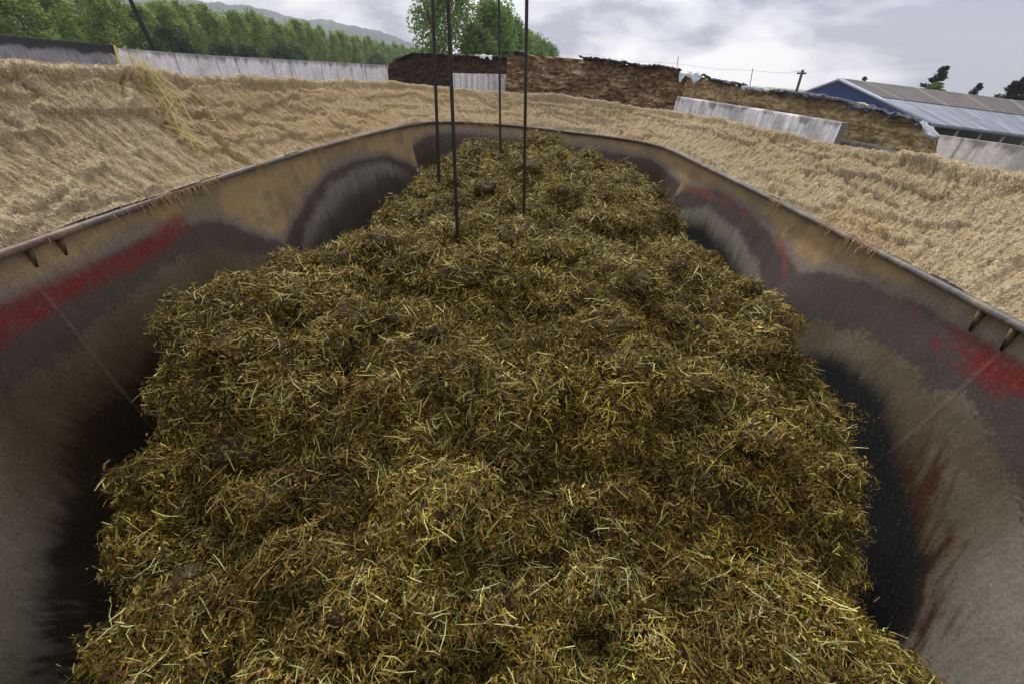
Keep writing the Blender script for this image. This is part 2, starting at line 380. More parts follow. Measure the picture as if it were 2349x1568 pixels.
    blk = sstep(-.05, .07, dk + st2 * .025 + st * .015 + w * .02 + w3 * .03) * np.where(lobe == 0, .35, np.where(lobe == 4, .4, np.where(lobe == 1, .6, 1)))
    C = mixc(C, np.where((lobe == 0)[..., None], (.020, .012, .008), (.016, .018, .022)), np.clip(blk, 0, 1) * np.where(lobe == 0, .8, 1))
    # streaks on the far panels
    C = C * (1 + .35 * np.where(near, .25, 1)[..., None] * st[..., None] * (sstep(.03, .1, d)[..., None]))
    C = mixc(C, (.26, .22, .17), seam * .35 * sstep(-.05, .05, d) * (1 - np.clip(blk, 0, 1)))
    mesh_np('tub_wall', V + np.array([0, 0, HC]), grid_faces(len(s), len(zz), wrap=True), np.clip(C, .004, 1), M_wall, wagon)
tub()
# outer skin and floor of the tub
def shell():
    s = np.linspace(0, PER, 240, endpoint=False); P = path(RC, s); O = outward(RC, s)
    zz = np.linspace(-.53, -2.4, 12)
    V = P[:, None] + O[:, None] * (.10 - .12 * (RZ - zz))[None, :, None]; V[..., 2] = zz[None]
    F = grid_faces(len(s), len(zz), wrap=True)
    V = V.reshape(-1, 3); c = len(V)
    V = np.vstack([V, [[0, 1.6, -2.12]], P * [1, 1, 0] * .86 + [0, .22, -2.12]])
    idx = np.arange(len(s)); F3 = np.stack([np.full(len(s), c), c + 1 + idx, c + 1 + (idx + 1) % len(s)], 1)
    mesh_np('outer_shell', V + np.array([0, 0, HC]), F, np.tile((.18, .03, .025), (len(V), 1)), M_rim, wagon, F3=F3)
shell()

def rimbar():
    s = np.linspace(0, PER, 1100, endpoint=False); P = path(RC, s); O = outward(RC, s)
    prof = np.array([(-.009, .005), (-.010, -.010), (-.004, -.013), (.002, -.010), (.05, -.010), (.05, .007), (-.004, .009)])
    V = P[:, None] + O[:, None] * prof[None, :, :1] + np.array([0, 0, 1]) * prof[None, :, 1:]
    n = len(prof); i, j = np.meshgrid(np.arange(len(s)), np.arange(n), indexing='ij')
    F = np.stack([i * n + j, ((i + 1) % len(s)) * n + j, ((i + 1) % len(s)) * n + (j + 1) % n, i * n + (j + 1) % n], -1).reshape(-1, 4)
    w = fbm(s / .06, 0, seed=51); w2 = fbm(s / .3, 0, seed=52)
    C = mixc((.125, .115, .115), (.16, .085, .075), sstep(.0, .5, w2 + .2 * w) * .8)
    C = mixc(C, (.30, .24, .16), sstep(.05, .6, w - .3 * w2) * .5)
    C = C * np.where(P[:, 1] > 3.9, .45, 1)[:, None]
    C = np.repeat(C[:, None], n, 1)
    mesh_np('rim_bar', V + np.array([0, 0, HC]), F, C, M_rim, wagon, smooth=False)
rimbar()

def gussets():
    for (yg, sd) in [(1.03, -1), (1.12, -1), (1.0, 1), (1.10, 1)]:
        x0 = sd * 1.39
        tri = np.array([(x0 + sd * .002, RZ - .012), (x0 + sd * .03, RZ - .012), (x0 + sd * .024, RZ - .085)])
        V = np.array([(a, yg + e_, b) for e_ in (-.004, .004) for a, b in tri])
        F4 = [[0, 1, 4, 3], [1, 2, 5, 4], [2, 0, 3, 5]]; F3 = [[2, 1, 0], [3, 4, 5]]
        mesh_np('gusset', V + np.array([0, 0, HC]), F4, np.tile((.14, .10, .06), (6, 1)), M_rim, wagon, smooth=False, F3=F3)
gussets()

# flared spill rim under caked dust
def flare_pt(s, v):
    """point on the undisplaced flare: v 0 at the rim bar, 1 at the crest, beyond 1 rolls over the back"""
    a = path(RC, s); b = path(TC, s); O = outward(RC, s)
    vv = np.minimum(v, 1)
    P = a + (b - a) * vv[..., None]
    P = P + O * (.035 * np.sin(np.pi * vv) ** 1.5)[..., None]
    ya = a[..., 1]; win = np.where(a[..., 0] < 0, sstep(1.35, 1.6, ya) * sstep(3.3, 2.9, ya), sstep(1.3, 1.45, ya) * sstep(2.9, 2.5, ya)) + sstep(4.2, 4.5, ya) * .7 + .35 * sstep(1.0, 1.6, ya)
    cv = sstep(-.15, .25, fbm(s / .4, 0, seed=69) + .35 * fbm(s / .02, 0, seed=70)) * sstep(.06, 0, vv) * np.clip(win, 0, 1)
    P = P - O * (.016 * cv)[..., None] + np.array([0, 0, 1]) * (.006 - .020 * cv * sstep(.02, 0, vv))[..., None] * sstep(.06, 0, vv)[..., None]
    e_ = np.maximum(v - 1, 0) / .3
    P = P + O * (.05 * np.sin(e_ * math.pi / 2) + .03 * e_)[..., None] + np.array([0, 0, 1]) * (-.14 * e_ ** 1.6)[..., None]
    return P
GASH = [([(3.351, .40), (3.381, .26), (3.391, .12), (3.441, .02)], 1.7), ([(3.203, 1.0), (3.153, .88), (3.104, .76)], .8), ([(3.14, .60), (3.173, .52), (3.223, .49)], 1.3),
        ([(4.512, .40), (4.472, .23), (4.611, .12)], .8), ([(2.54, .09), (2.60, .06), (2.667, .075), (2.70, .05), (2.776, .05), (2.885, .02)], .8), ([(3.30, .68), (3.371, .57), (3.47, .58), (3.50, .45)], 1.2),
        ([(6.336, .80), (6.495, .59), (6.673, .73)], -.7), ([(6.574, .32), (6.70, .30), (6.822, .33), (6.99, .45), (7.15, .33), (7.337, .26)], .5), ([(7.288, .87), (7.377, .58), (7.526, .44)], -1.2),
        ([(10.61, .85), (10.64, .67), (10.63, .50)], .9), ([(8.587, .73), (8.8, .64), (9.073, .62)], .6), ([(4.74, .42), (4.9, .36), (5.037, .27), (5.15, .12)], .6), ([(3.718, .42), (3.907, .29), (3.996, .15)], .8),
        ([(10.074, .58), (10.2, .50), (10.332, .47), (10.52, .42)], .8), ([(9.459, .52), (9.7, .50), (9.896, .44)], .8), ([(10.05, .86), (10.3, .80), (10.5, .84)], .8), ([(9.2, .84), (9.5, .80)], .7), ([(2.5, .82), (2.62, .70), (2.66, .60)], .8), ([(2.75, .90), (2.8, .80)], .8)]
def gash(S, v):
    out = np.zeros(np.shape(S)); X = S + fbm(S / .03, v / .06, seed=67) * .014; Y = v * .5 + fbm(S / .03, v / .06, seed=68) * .014
    for pl, k in GASH:
        best = np.full(np.shape(S), 9.); sg = np.zeros(np.shape(S))
        m = (X > min(p[0] for p in pl) - .15) & (X < max(p[0] for p in pl) + .15)
        if not m.any(): continue
        x, y = X[m], Y[m]; bb = np.full(x.shape, 9.); ss = np.zeros(x.shape)
        for (x0, y0), (x1, y1) in zip(pl[:-1], pl[1:]):
            y0 *= .5; y1 *= .5; dx, dy = x1 - x0, y1 - y0; t = np.clip(((x - x0) * dx + (y - y0) * dy) / (dx * dx + dy * dy), 0, 1)
            d = np.hypot(x - x0 - t * dx, y - y0 - t * dy); c = (dx * (y - y0) - dy * (x - x0)); u_ = d < bb; bb = np.where(u_, d, bb); ss = np.where(u_, np.sign(c), ss)
        if k > 0: out[m] += k * (-.030 * np.exp(-(bb / .009) ** 2) + np.where(ss > 0, .016, -.006) * np.exp(-(bb / .035) ** 2))
        else: out[m] += -k * .03 * np.exp(-(bb / .018) ** 2)
    return out
def flare_disp(S, v):
    L_ = .5
    w = fbm(S / .45, v * L_ / .30, seed=61, o=3)
    sl = S + v * .12                                            # drips lean a little
    f1 = fbm(sl / .018, v * L_ / .09 + w, seed=62, o=3)
    f2 = fbm(sl / .045, v * L_ / .13 - w, seed=63, o=4)
    lum = 1 - np.abs(fbm(S / .16, v * L_ / .10 + w * .7, seed=64, o=4)) * 2
    led = fbm(S / .30 + w, v * L_ / .07, seed=65, o=4)
    side = np.where(path(RC, S)[..., 1] < 3.9, 1.0, .85)
    rgt = np.where(path(RC, S)[..., 0] > 0, 1.25, .8)
    h = (w * .012 + f1 * .013 + f2 * .010 + fbm(sl / .008, v * L_ / .03, seed=66, o=2) * .006 + lum * .009 * rgt + sstep(.05, .16, led) * .022 - .012) * side * rgt ** .5
    h = h + gash(S, v) + (.020 * np.exp(-((v - .97) / .05) ** 2) - .014 * np.exp(-((v - .84) / .08) ** 2)) * (1 + 1.2 * fbm(S / .12, v * 2, seed=78))
    edge = sstep(-.02, .10, v) * (1 - .65 * sstep(.9, 1.05, v))
    return h * edge - .004 * (1 - edge), f1, f2, w, led
def flare():
    ns, nv = 4600, 120
    s = np.linspace(0, PER, ns, endpoint=False); v = np.linspace(0, 1.3, nv)
    S, Vv = np.meshgrid(s, v, indexing='ij')
    Vb = Vv * 1.0
    P = flare_pt(S, Vb)
    du = flare_pt(S + .02, Vb) - flare_pt(S - .02, Vb)
    dv = flare_pt(S, Vb + .02) - flare_pt(S, Vb - .02)
    Nn = np.cross(dv, du); Nn /= np.linalg.norm(Nn, axis=-1, keepdims=True) + 1e-9
    if Nn[ns // 4, 40, 2] < 0: Nn = -Nn
    h, f1, f2, w, led = flare_disp(S, Vb)
    top_l = fbm(s / .18, 0, seed=77)[:, None] * .010 * sstep(.75, 1, Vb)
    V = P + Nn * h[..., None] + np.array([0, 0, 1]) * top_l[..., None]
    t = fbm(S / .5, Vb * .5 / .3, seed=71)
    C = mixc((.43, .345, .225), (.47, .40, .29), sstep(-.4, .4, t))
    C = mixc(C, np.where((P[..., 0] < 0)[..., None] & (P[..., 1] > 1.9)[..., None], (.47, .35, .195), (.43, .365, .25)), .55)
    C = mixc(C, (.40, .28, .14), sstep(.1, .5, fbm(S / .35, Vb, seed=72)) * .6)
    C = mixc(C, (.60, .52, .38), sstep(.9, 1.02, Vb) * .7)  # crest colour lightened, for the light that catches it from above
    C *= (1 + .16 * f1 + .10 * f2)[..., None]
    mesh_flare = (V, C)
    # ragged fibres lying down the slope
    n = 210000
    y_ok = []
    ss = rng.uniform(0, PER, n * 2); p_ = path(RC, ss); keep = (p_[:, 1] > .5)
    ss = ss[keep][:n]; n = len(ss)
    vv = rng.uniform(0, 1.06, n)
    Pc = flare_pt(ss, vv)
    du = flare_pt(ss + .02, vv) - flare_pt(ss - .02, vv); dv = flare_pt(ss, np.minimum(vv, .95) + .02) - flare_pt(ss, np.minimum(vv, .95) - .02)
    Nf = np.cross(dv, du); Nf /= np.linalg.norm(Nf, axis=1, keepdims=True); Nf *= np.where(Nf[:, 2:3] < 0, -1, 1)
    hh, f1, f2, w, led = flare_disp(ss, vv)
    Pc = Pc + Nf * hh[:, None] + np.array([0, 0, 1]) * (fbm(ss / .18, 0, seed=77) * .010 * sstep(.75, 1, vv))[:, None]
    T = du / np.linalg.norm(du, axis=1, keepdims=True); D = -dv / np.linalg.norm(dv, axis=1, keepdims=True)
    D = D + T * (rng.normal(0, .55, n) + .10)[:, None] + Nf * rng.normal(.02, .22, n)[:, None]
    D /= np.linalg.norm(D, axis=1, keepdims=True)
    ln = rng.uniform(.004, .016, n) * np.where(rng.random(n) < .04, 2.2, 1); wd = rng.uniform(.0010, .0028, n)
    Vs, Fs = strips(Pc + Nf * (.002 + rng.random(n) * .004)[:, None], D, Nf, ln, wd, Nf * (rng.uniform(0, .004, n))[:, None])
    Cs = mixc((.54, .45, .31), (.40, .30, .17), rng.random(n)) * rng.uniform(.65, 1.2, n)[:, None]
    Cs = np.repeat(Cs, 6, 0)
    # drips hanging off the rim
    m = 9000
    sd_ = rng.uniform(0, PER, m); pp = path(RC, sd_)
    dens = sstep(-.1, .35, fbm(sd_ / .25, 0, seed=81)) * np.clip(.12 + np.where(pp[:, 0] < 0, sstep(1.35, 1.6, pp[:, 1]) * sstep(3.3, 2.9, pp[:, 1]), sstep(1.3, 1.45, pp[:, 1]) * sstep(2.9, 2.5, pp[:, 1])) + .4 * sstep(4., 4.5, pp[:, 1]), 0, 1); kp = (rng.random(m) < dens) & (pp[:, 1] > .6)
    sd_ = sd_[kp]; m = len(sd_); pp = path(RC, sd_); Od = outward(RC, sd_); l2 = rng.uniform(.006, .045, m) * (.5 + rng.random(m))
    D2 = np.array([0, 0, -1.]) + rng.normal(0, .22, (m, 3)); D2 /= np.linalg.norm(D2, axis=1, keepdims=True)
    V2, F2 = strips(pp - Od * .014 + np.array([0, 0, .012]) + D2 * (l2 / 2)[:, None], D2, -Od, l2, rng.uniform(.0012, .004, m), rng.normal(0, .003, (m, 3)))
    C2 = np.repeat(mixc((.46, .34, .19), (.36, .25, .13), rng.random(m)), 6, 0)
    g = V.reshape(-1, 3); F = grid_faces(ns, nv, wrap=True)
    allV = np.vstack([g, Vs, V2]); allF = np.vstack([F, Fs + len(g), F2 + len(g) + len(Vs)])
    allC = np.vstack([C.reshape(-1, 3), Cs, C2])
    mesh_np('spill_flare', allV + np.array([0, 0, HC]), allF, np.clip(allC, .01, 1), M_dust, wagon)
flare()

# ------------------------------------------------------------------ silage heap in the tub
yk = [-1.4, .0, .45, .67, .93, 1.15, 1.5, 1.9, 2.67, 3.3, 3.7, 4.0, 4.25, 4.5]
eL = [.86, .88, .96, 1.03, 1.10, 1.13, 1.07, 1.05, 1.06, 1.02, .92, .72, .45, .2]
zL = [-1.6, -1.42, -1.22, -.93, -.73, -.73, -.79, -.87, -.95, -.92, -.85, -.80, -.80, -1.0]
eR = [.98, 1.0, 1.06, 1.10, 1.13, 1.15, 1.11, 1.10, 1.08, 1.06, .98, .80, .62, .3]
zR = [-1.5, -1.36, -1.20, -1.07, -.91, -.79, -.77, -.76, -.71, -.70, -.72, -.75, -.80, -1.0]
zc = [-1.3, -1.12, -1.02, -.92, -.80, -.74, -.69, -.67, -.63, -.58, -.56, -.555, -.62, -.9]
def domes(X, Y, r, seed, p=.5):
    gx_, gy_ = X / r, Y / r; ix, iy = np.floor(gx_), np.floor(gy_); out = np.zeros(np.shape(X))
    for a in (-1, 0, 1):
        for b in (-1, 0, 1):
            cx, cy = ix + a, iy + b; z0 = cx * 0
            jx = cx + _hash(cx, cy, z0, seed); jy = cy + _hash(cx, cy, z0, seed + 1)
            rad = .55 + .45 * _hash(cx, cy, z0, seed + 2); hh = .35 + .65 * _hash(cx, cy, z0, seed + 3)
            d2 = ((gx_ - jx) ** 2 + (gy_ - jy) ** 2) / rad ** 2
            out = np.maximum(out, hh * np.clip(1 - d2, 0, 1) ** p)
    return out
def heap_z(X, Y):
    e_ = np.where(X < 0, np.interp(Y, yk, eL), np.interp(Y, yk, eR))
    ze = np.where(X < 0, np.interp(Y, yk, zL), np.interp(Y, yk, zR))
    c = np.interp(Y, yk, zc)
    wob = fbm(Y / .28, X * 0 + np.sign(X), seed=91, o=3) * .07
    t = np.abs(X) / (e_ + wob)
    z = ze + (c - ze) * (1 - np.clip(t, 0, 1) ** 2)
    z = z - np.maximum(t - 1, 0) * e_ * 4.5 - .06 * np.exp(-((t - 1) / .08) ** 2)
    # lumps thrown up by the mixing
    wx = X + .06 * fbm(X / .2, Y / .2, seed=95); wy = Y + .06 * fbm(X / .2 + 9, Y / .2, seed=96)
    b1 = 1 - np.abs(fbm(wx / .34, wy / .30, seed=92, o=2)) * 2.2
    b2 = 1 - np.abs(fbm(wx / .15, wy / .14, seed=93, o=3)) * 2.2
    b3 = fbm(X / .05, Y / .05, seed=94, o=3)
    far_ = .65 + .35 * sstep(2.2, 1.2, Y)
    wx2 = wx + .03 * fbm(X / .06, Y / .06, seed=97); wy2 = wy + .03 * fbm(X / .06 + 5, Y / .06, seed=98)
    d1 = domes(wx2, wy2, .30, 211, .6); d2 = domes(wx2 + 3, wy2, .15, 221, .6); d3 = domes(wx2, wy2 + 7, .065, 231, .7)
    z = z + .02 * b1 + (.175 * d1 + .090 * d2) * far_ + .030 * d3 + .018 * b2 + .012 * b3 - .170
    # hollow and crest
    z = z + .07 * np.exp(-(((X - .16) / .14) ** 2 + ((Y - 3.95) / .16) ** 2))
    z = z - .07 * np.exp(-(((X + .0) / .16) ** 2 + ((Y - 1.95) / .12) ** 2))
    z = z - .07 * np.exp(-(((X + .30) / .16) ** 2 + ((Y - 1.78) / .14) ** 2))
    z = z + .05 * np.exp(-(((X + .2) / .35) ** 2 + ((Y - 1.45) / .16) ** 2))
    return z
def heap():
    gx = np.arange(-1.36, 1.361, .0085); gy = np.arange(-1.3, 4.56, .0085)
    X, Y = np.meshgrid(gx, gy, indexing='ij'); Z = np.maximum(heap_z(X, Y), -2.08)
    Cb = mixc((.026, .018, .006), (.05, .036, .012), sstep(-.3, .4, fbm(X / .1, Y / .1, seed=99)))  # dark base colour, so the gaps between pieces read as shade
    g = np.stack([X, Y, Z], -1).reshape(-1, 3)
    F = grid_faces(len(gx), len(gy))[:, ::-1]
    n = 600000
    # more pieces close by, where each stalk is seen
    u = rng.random(n); yy = .05 + 4.45 * u ** 1.4
    xx = rng.uniform(-1.25, 1.25, n)
    e0 = .012
    z0 = heap_z(xx, yy); zx = (heap_z(xx + e0, yy) - heap_z(xx - e0, yy)) / (2 * e0); zy = (heap_z(xx, yy + e0) - heap_z(xx, yy - e0)) / (2 * e0)
    Nn = np.stack([-zx, -zy, np.ones(n)], -1); Nn /= np.linalg.norm(Nn, axis=1, keepdims=True)
    # matted clods sitting on the heap, with undercut dark sides
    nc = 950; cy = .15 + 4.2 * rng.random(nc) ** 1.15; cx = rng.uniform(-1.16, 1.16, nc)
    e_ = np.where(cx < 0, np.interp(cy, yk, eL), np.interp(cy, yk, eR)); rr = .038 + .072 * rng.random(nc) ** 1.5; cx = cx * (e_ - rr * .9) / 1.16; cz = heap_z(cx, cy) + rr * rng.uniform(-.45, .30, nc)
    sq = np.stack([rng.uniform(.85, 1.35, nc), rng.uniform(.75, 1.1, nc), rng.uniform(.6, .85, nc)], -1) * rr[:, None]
    yaw = rng.uniform(-.6, .6, nc); cw, sw_ = np.cos(yaw), np.sin(yaw)
    def clod(d, k):                                              # unit direction -> surface point and normal of clod k
        f = 1 + .75 * fbm(d[..., 0] * 2 + cx[k], d[..., 1] * 2 + cy[k], d[..., 2] * 2 + k * .37, seed=241, o=3)
        p = d * sq[k] * f[..., None]; nn = d / sq[k]
        rot = lambda q: np.stack([q[..., 0] * cw[k] - q[..., 1] * sw_[k], q[..., 0] * sw_[k] + q[..., 1] * cw[k], q[..., 2]], -1)
        p = rot(p); nn = rot(nn); nn = nn / np.linalg.norm(nn, axis=-1, keepdims=True)
        return p + np.stack([cx[k], cy[k], cz[k]], -1), nn
    th, ph = np.meshgrid(np.linspace(0, 2 * math.pi, 15), np.linspace(.02, math.pi * .80, 9), indexing='ij')
    dd = np.stack([np.sin(ph) * np.cos(th), np.sin(ph) * np.sin(th), np.cos(ph)], -1)
    K = np.arange(nc)[:, None, None] + np.zeros((1,) + th.shape, int)
    cv_, _n = clod(np.broadcast_to(dd, K.shape + (3,)) * .70, K); gf = grid_faces(15, 9)[:, ::-1]; cvn = 15 * 9
    CF = (gf[None] + (np.arange(nc) * cvn)[:, None, None]).reshape(-1, 4); cvv = cv_.reshape(-1, 3)
    n2 = 900000; wk = rr ** 2 / (.6 + cy); kk = rng.choice(nc, n2, p=wk / wk.sum())
    d_ = rng.normal(0, 1, (n2, 3)); d_ /= np.linalg.norm(d_, axis=1, keepdims=True); d_[:, 2] = np.where(d_[:, 2] < -.45, -d_[:, 2], d_[:, 2])
    pc, nn2 = clod(d_, kk)
    xx = np.concatenate([xx, pc[:, 0]]); yy = np.concatenate([yy, pc[:, 1]]); z0 = np.concatenate([z0, pc[:, 2]]); Nn = np.concatenate([Nn, nn2])
    ok = z0 > np.where(np.arange(len(z0)) < n, -1.95, heap_z(xx, yy) - .02); xx, yy, z0, Nn = xx[ok], yy[ok], z0[ok], Nn[ok]; n = len(xx)
    r = rng.normal(0, 1, (n, 3)); D = r - Nn * (r * Nn).sum(1, keepdims=True); D /= np.linalg.norm(D, axis=1, keepdims=True)
    # locally combed
    ang = fbm(xx / .12, yy / .12, seed=101, o=2) * 4
    T = np.stack([np.cos(ang), np.sin(ang), np.zeros(n)], -1)
    D = D + T * .25 + Nn * rng.normal(.12, .42, n)[:, None]; D /= np.linalg.norm(D, axis=1, keepdims=True)
    Nr = Nn + rng.normal(0, .55, (n, 3)); Nr /= np.linalg.norm(Nr, axis=1, keepdims=True)
    k = rng.random(n)
    far = sstep(.5, 3., yy)
    ln = .005 + rng.exponential(.008, n).clip(0, .04); wd = .0012 + rng.exponential(.0009, n).clip(0, .004)
    chip = (k > .80) & (k < .90); ln[chip] = rng.uniform(.010, .030, chip.sum()); wd[chip] = rng.uniform(.0028, .0055, chip.sum())
    lg = k > .972; ln[lg] = rng.uniform(.022, .070, lg.sum()); wd[lg] = rng.uniform(.0013, .0028, lg.sum())
    wd *= 1 + .5 * far
    lift = rng.exponential(.005, n) + .001; lift[lg] += .005
    P = np.stack([xx, yy, z0], -1) + Nn * lift[:, None]
    bend = Nn * (rng.normal(0, .08, n) * ln)[:, None] + np.cross(D, Nn) * (rng.normal(0, .07, n) * ln)[:, None]
    Vs, Fs = strips(P, D, Nr, ln, wd, bend)
    pal = np.array([(.160, .096, .012), (.070, .040, .009), (.205, .150, .013), (.100, .105, .010), (.35, .26, .050), (.020, .013, .004), (.50, .43, .11), (.20, .122, .030)])
    q = rng.choice(len(pal), n, p=[.21, .19, .13, .12, .09, .16, .05, .05])
    C = pal[q] * rng.uniform(.75, 1.6, n)[:, None]
    C[chip] = mixc((.18, .118, .042), (.27, .19, .07), rng.random(chip.sum())) * rng.uniform(.6, 1.2, chip.sum())[:, None]
    C[lg] = mixc((.50, .44, .16), (.56, .62, .28), rng.random(lg.sum())) * rng.uniform(.65, 1.1, lg.sum())[:, None]
    C = C * (1 + .55 * fbm(xx / .09, yy / .09, z0 / .09, seed=107, o=3))[:, None] * mixc((1, 1, 1), (.62, .56, .42), sstep(.05, .5, fbm(xx / .22, yy / .22, seed=108, o=3)))
    patch = sstep(.1, .6, fbm(xx / .3, yy / .3, seed=105, o=3)); C = mixc(C, C * np.array((1.08, 1.10, .85)), patch)
    deep = lift < .003; C[deep] *= .8  # lowest pieces darkened in colour, as shade among the stalks
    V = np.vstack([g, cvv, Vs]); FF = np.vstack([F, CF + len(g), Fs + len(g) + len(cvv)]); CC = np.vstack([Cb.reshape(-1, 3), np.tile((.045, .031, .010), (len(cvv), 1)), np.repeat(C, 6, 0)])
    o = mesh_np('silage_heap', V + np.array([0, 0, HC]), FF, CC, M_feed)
    tag(o, 'lumpy heap of chopped green and brown silage filling the mixer tub', 'silage', kind='stuff')
heap()

# four black rods standing in the heap
for (pb, hb, pt, r_, lab) in [((1051, 578), 1.73, (1026, -40), .0072, 'nearest and thickest black rod, stuck deepest into the near silage, second from the left'),
                              ((1008, 447), 2.85, (991, -40), .0100, 'leftmost of the four thin black rods standing in the silage heap'),
                              ((1148, 367), 3.55, (1144, -40), .0085, 'thinnest and farthest black rod, its foot near the crest of the silage'),
                              ((1202, 472), 2.28, (1209, -40), .0080, 'rightmost of the four black rods standing in the silage heap')]:
    a = at(*pb, hb)
    zb = heap_z(np.array([a[0]]), np.array([a[1]]))[0] + HC
    # real foot where the line of sight meets the heap
    b = at(*pt, hb * 1.02)
    d = b - a; P = np.array([a - d * .25, a, a + d * .5, b, b + d * .6])
    V, F, F3 = tube(P, r_, 8)
    C = np.tile((.018, .014, .013), (len(V), 1))
    tag(mesh_np('steel_rod', V, F, C, M_rod, F3=F3), lab, 'rod', 'rods standing in the silage')

# straw tuft lying over the flare
def tuft():
    s0 = s_of(-1.39, 1.95)
    rows = []
    n = 330
    t = rng.random(n) ** .8
    sc = np.interp(t, [0, .25, .5, .8, 1], [3.20, 3.29, 3.285, 3.22, 3.22]) + rng.normal(0, .022, n) * (1.6 - t)
    vv = np.interp(t, [0, .25, .5, .8, 1], [1.0, .95, .76, .5, .30]) + rng.normal(0, .03, n)
    P = flare_pt(sc, vv); du = flare_pt(sc + .02, vv) - flare_pt(sc - .02, vv); dv = flare_pt(sc, np.minimum(vv, .95) + .02) - flare_pt(sc, np.minimum(vv, .95) - .02)
    T = du / np.linalg.norm(du, axis=1, keepdims=True); Dn = -dv / np.linalg.norm(dv, axis=1, keepdims=True)
    Nf = np.cross(Dn, T); Nf *= np.where(Nf[:, 2:3] < 0, -1, 1)
    D = Dn + T * rng.normal(.1, .8, n)[:, None] + Nf * rng.normal(.1, .2, n)[:, None]; D /= np.linalg.norm(D, axis=1, keepdims=True)
    ln = rng.uniform(.04, .16, n); ln[:40] = rng.uniform(.15, .28, 40)
    hh = flare_disp(sc, vv)[0]
    Vs, Fs = strips(P + Nf * (hh + .010 + rng.random(n) * .018)[:, None], D, Nf, ln, rng.uniform(.0014, .003, n), Nf * (rng.uniform(-.01, .02, n))[:, None] + T * rng.normal(0, .012, n)[:, None])
    C = np.repeat(mixc((.50, .36, .09), (.68, .60, .30), rng.random(n)) * rng.uniform(.5, 1.05, n)[:, None], 6, 0)
    def curve(sv):                                             # single long stalks following the crust
        q = np.array(sv, float); m = len(q) * 6; tt = np.linspace(0, len(q) - 1, m)
        S_ = np.interp(tt, np.arange(len(q)), q[:, 0]); V_ = np.interp(tt, np.arange(len(q)), q[:, 1])
        return tube(flare_pt(S_, V_) + np.stack([0 * S_ + .02, 0 * S_, .035 + .012 * np.sin(tt * 1.7)], -1), .0016, 5)
    for sv in ([(3.40, .74), (3.45, .66), (3.47, .55), (3.45, .45), (3.40, .41), (3.36, .42)], [(3.30, .80), (3.33, .62), (3.30, .45), (3.33, .30)], [(3.27, .78), (3.25, .55), (3.28, .34)], [(3.31, .9), (3.36, .72), (3.34, .6)]):
        a_, b_, c_ = curve(sv); k0 = len(Vs); Vs = np.vstack([Vs, a_]); Fs = np.vstack([Fs, b_ + k0]); C = np.vstack([C, np.tile((.66, .58, .36), (len(a_), 1))])
    o = mesh_np('straw_tuft', Vs + np.array([0, 0, HC]), Fs, C, M_straw)
    tag(o, 'tuft of loose yellow straw draped over the dusty rim on the left', 'straw', kind='stuff')
    # one long curved stalk
tuft()

# ------------------------------------------------------------------ bunker walls and cut silage
GUESS = 0
def plan_line(pts, step):
    """pts (px, py_top, dist): world top line resampled every step metres"""
    P = np.array([at(*p) for p in pts]); d = np.linalg.norm(np.diff(P[:, :2], axis=0), axis=1); s = np.concatenate([[0], np.cumsum(d)])
    n = max(int(s[-1] / step), 2) + 1; q = np.linspace(0, s[-1], n)
    return q, np.stack([np.interp(q, s, P[:, k]) for k in range(3)], -1)
def slab(name, pts, thick, colf, mat, step=.08, zstep=.08, dispf=None, zlow=0., batter=0):
    q, P = plan_line(pts, step); n = len(q)
    if dispf: P[:, 2] += (fbm(q / .8, 0, seed=int(abs(pts[0][0])), o=4) * .13 - .02)
    t = np.gradient(P[:, :2], axis=0); t /= np.linalg.norm(t, axis=1, keepdims=True)
    nrm = np.stack([t[:, 1], -t[:, 0]], -1)                       # towards the camera
    c = P[:, :2].mean(0); nrm *= -np.sign((nrm * P[:, :2]).sum(1, keepdims=True)) 
    hmax = P[:, 2].max(); m = int(hmax / zstep) + 2
    v = np.linspace(0, 1, m)
    Z = zlow + (P[:, 2:3] - zlow) * v[None]
    Q = np.repeat(q[:, None], m, 1)
    dsp = dispf(Q, Z, v[None] + 0 * Q) if dispf else 0 * Z
    XY = P[:, None, :2] + nrm[:, None] * (dsp + batter * (1 - v[None]))[..., None]
    Vf = np.concatenate([XY, Z[..., None]], -1)
    # top and back
    bk = []
    for k, (o_, dz) in enumerate([(.2, 0), (.5, .3), (1, .55), (1, 1)]):
        xy = P[:, :2] - nrm * thick * o_; z = P[:, 2] * (1 - (dz if thick > 1 or dz == 1 else 0)) + zlow * dz
        bk.append(np.concatenate([xy, z[:, None]], -1))
    V = np.concatenate([Vf, np.stack(bk, 1)], 1); mm = m + 4
    C = colf(Q, Z, v[None] + 0 * Q, P[:, 2:3] + 0 * Z); C = np.concatenate([C, np.repeat(C[:, -1:], 4, 1)], 1)
    F = grid_faces(n, mm)
    # end caps
    V = V.reshape(-1, 3); caps = []
    F = list(map(tuple, F))
    F3 = []
    for i in (0, n - 1):
        a = i * mm
        for j in range(m - 1):                                  # fan ribbons front to back
            pass
        k0 = a + m + 3; 
        for j in range(m + 2): F3.append((k0, a + j, a + j + 1) if i else (k0, a + j + 1, a + j))
    return mesh_np(name, V, F, np.clip(C.reshape(-1, 3), .005, 1), mat, F3=F3, smooth=(dispf is not None))

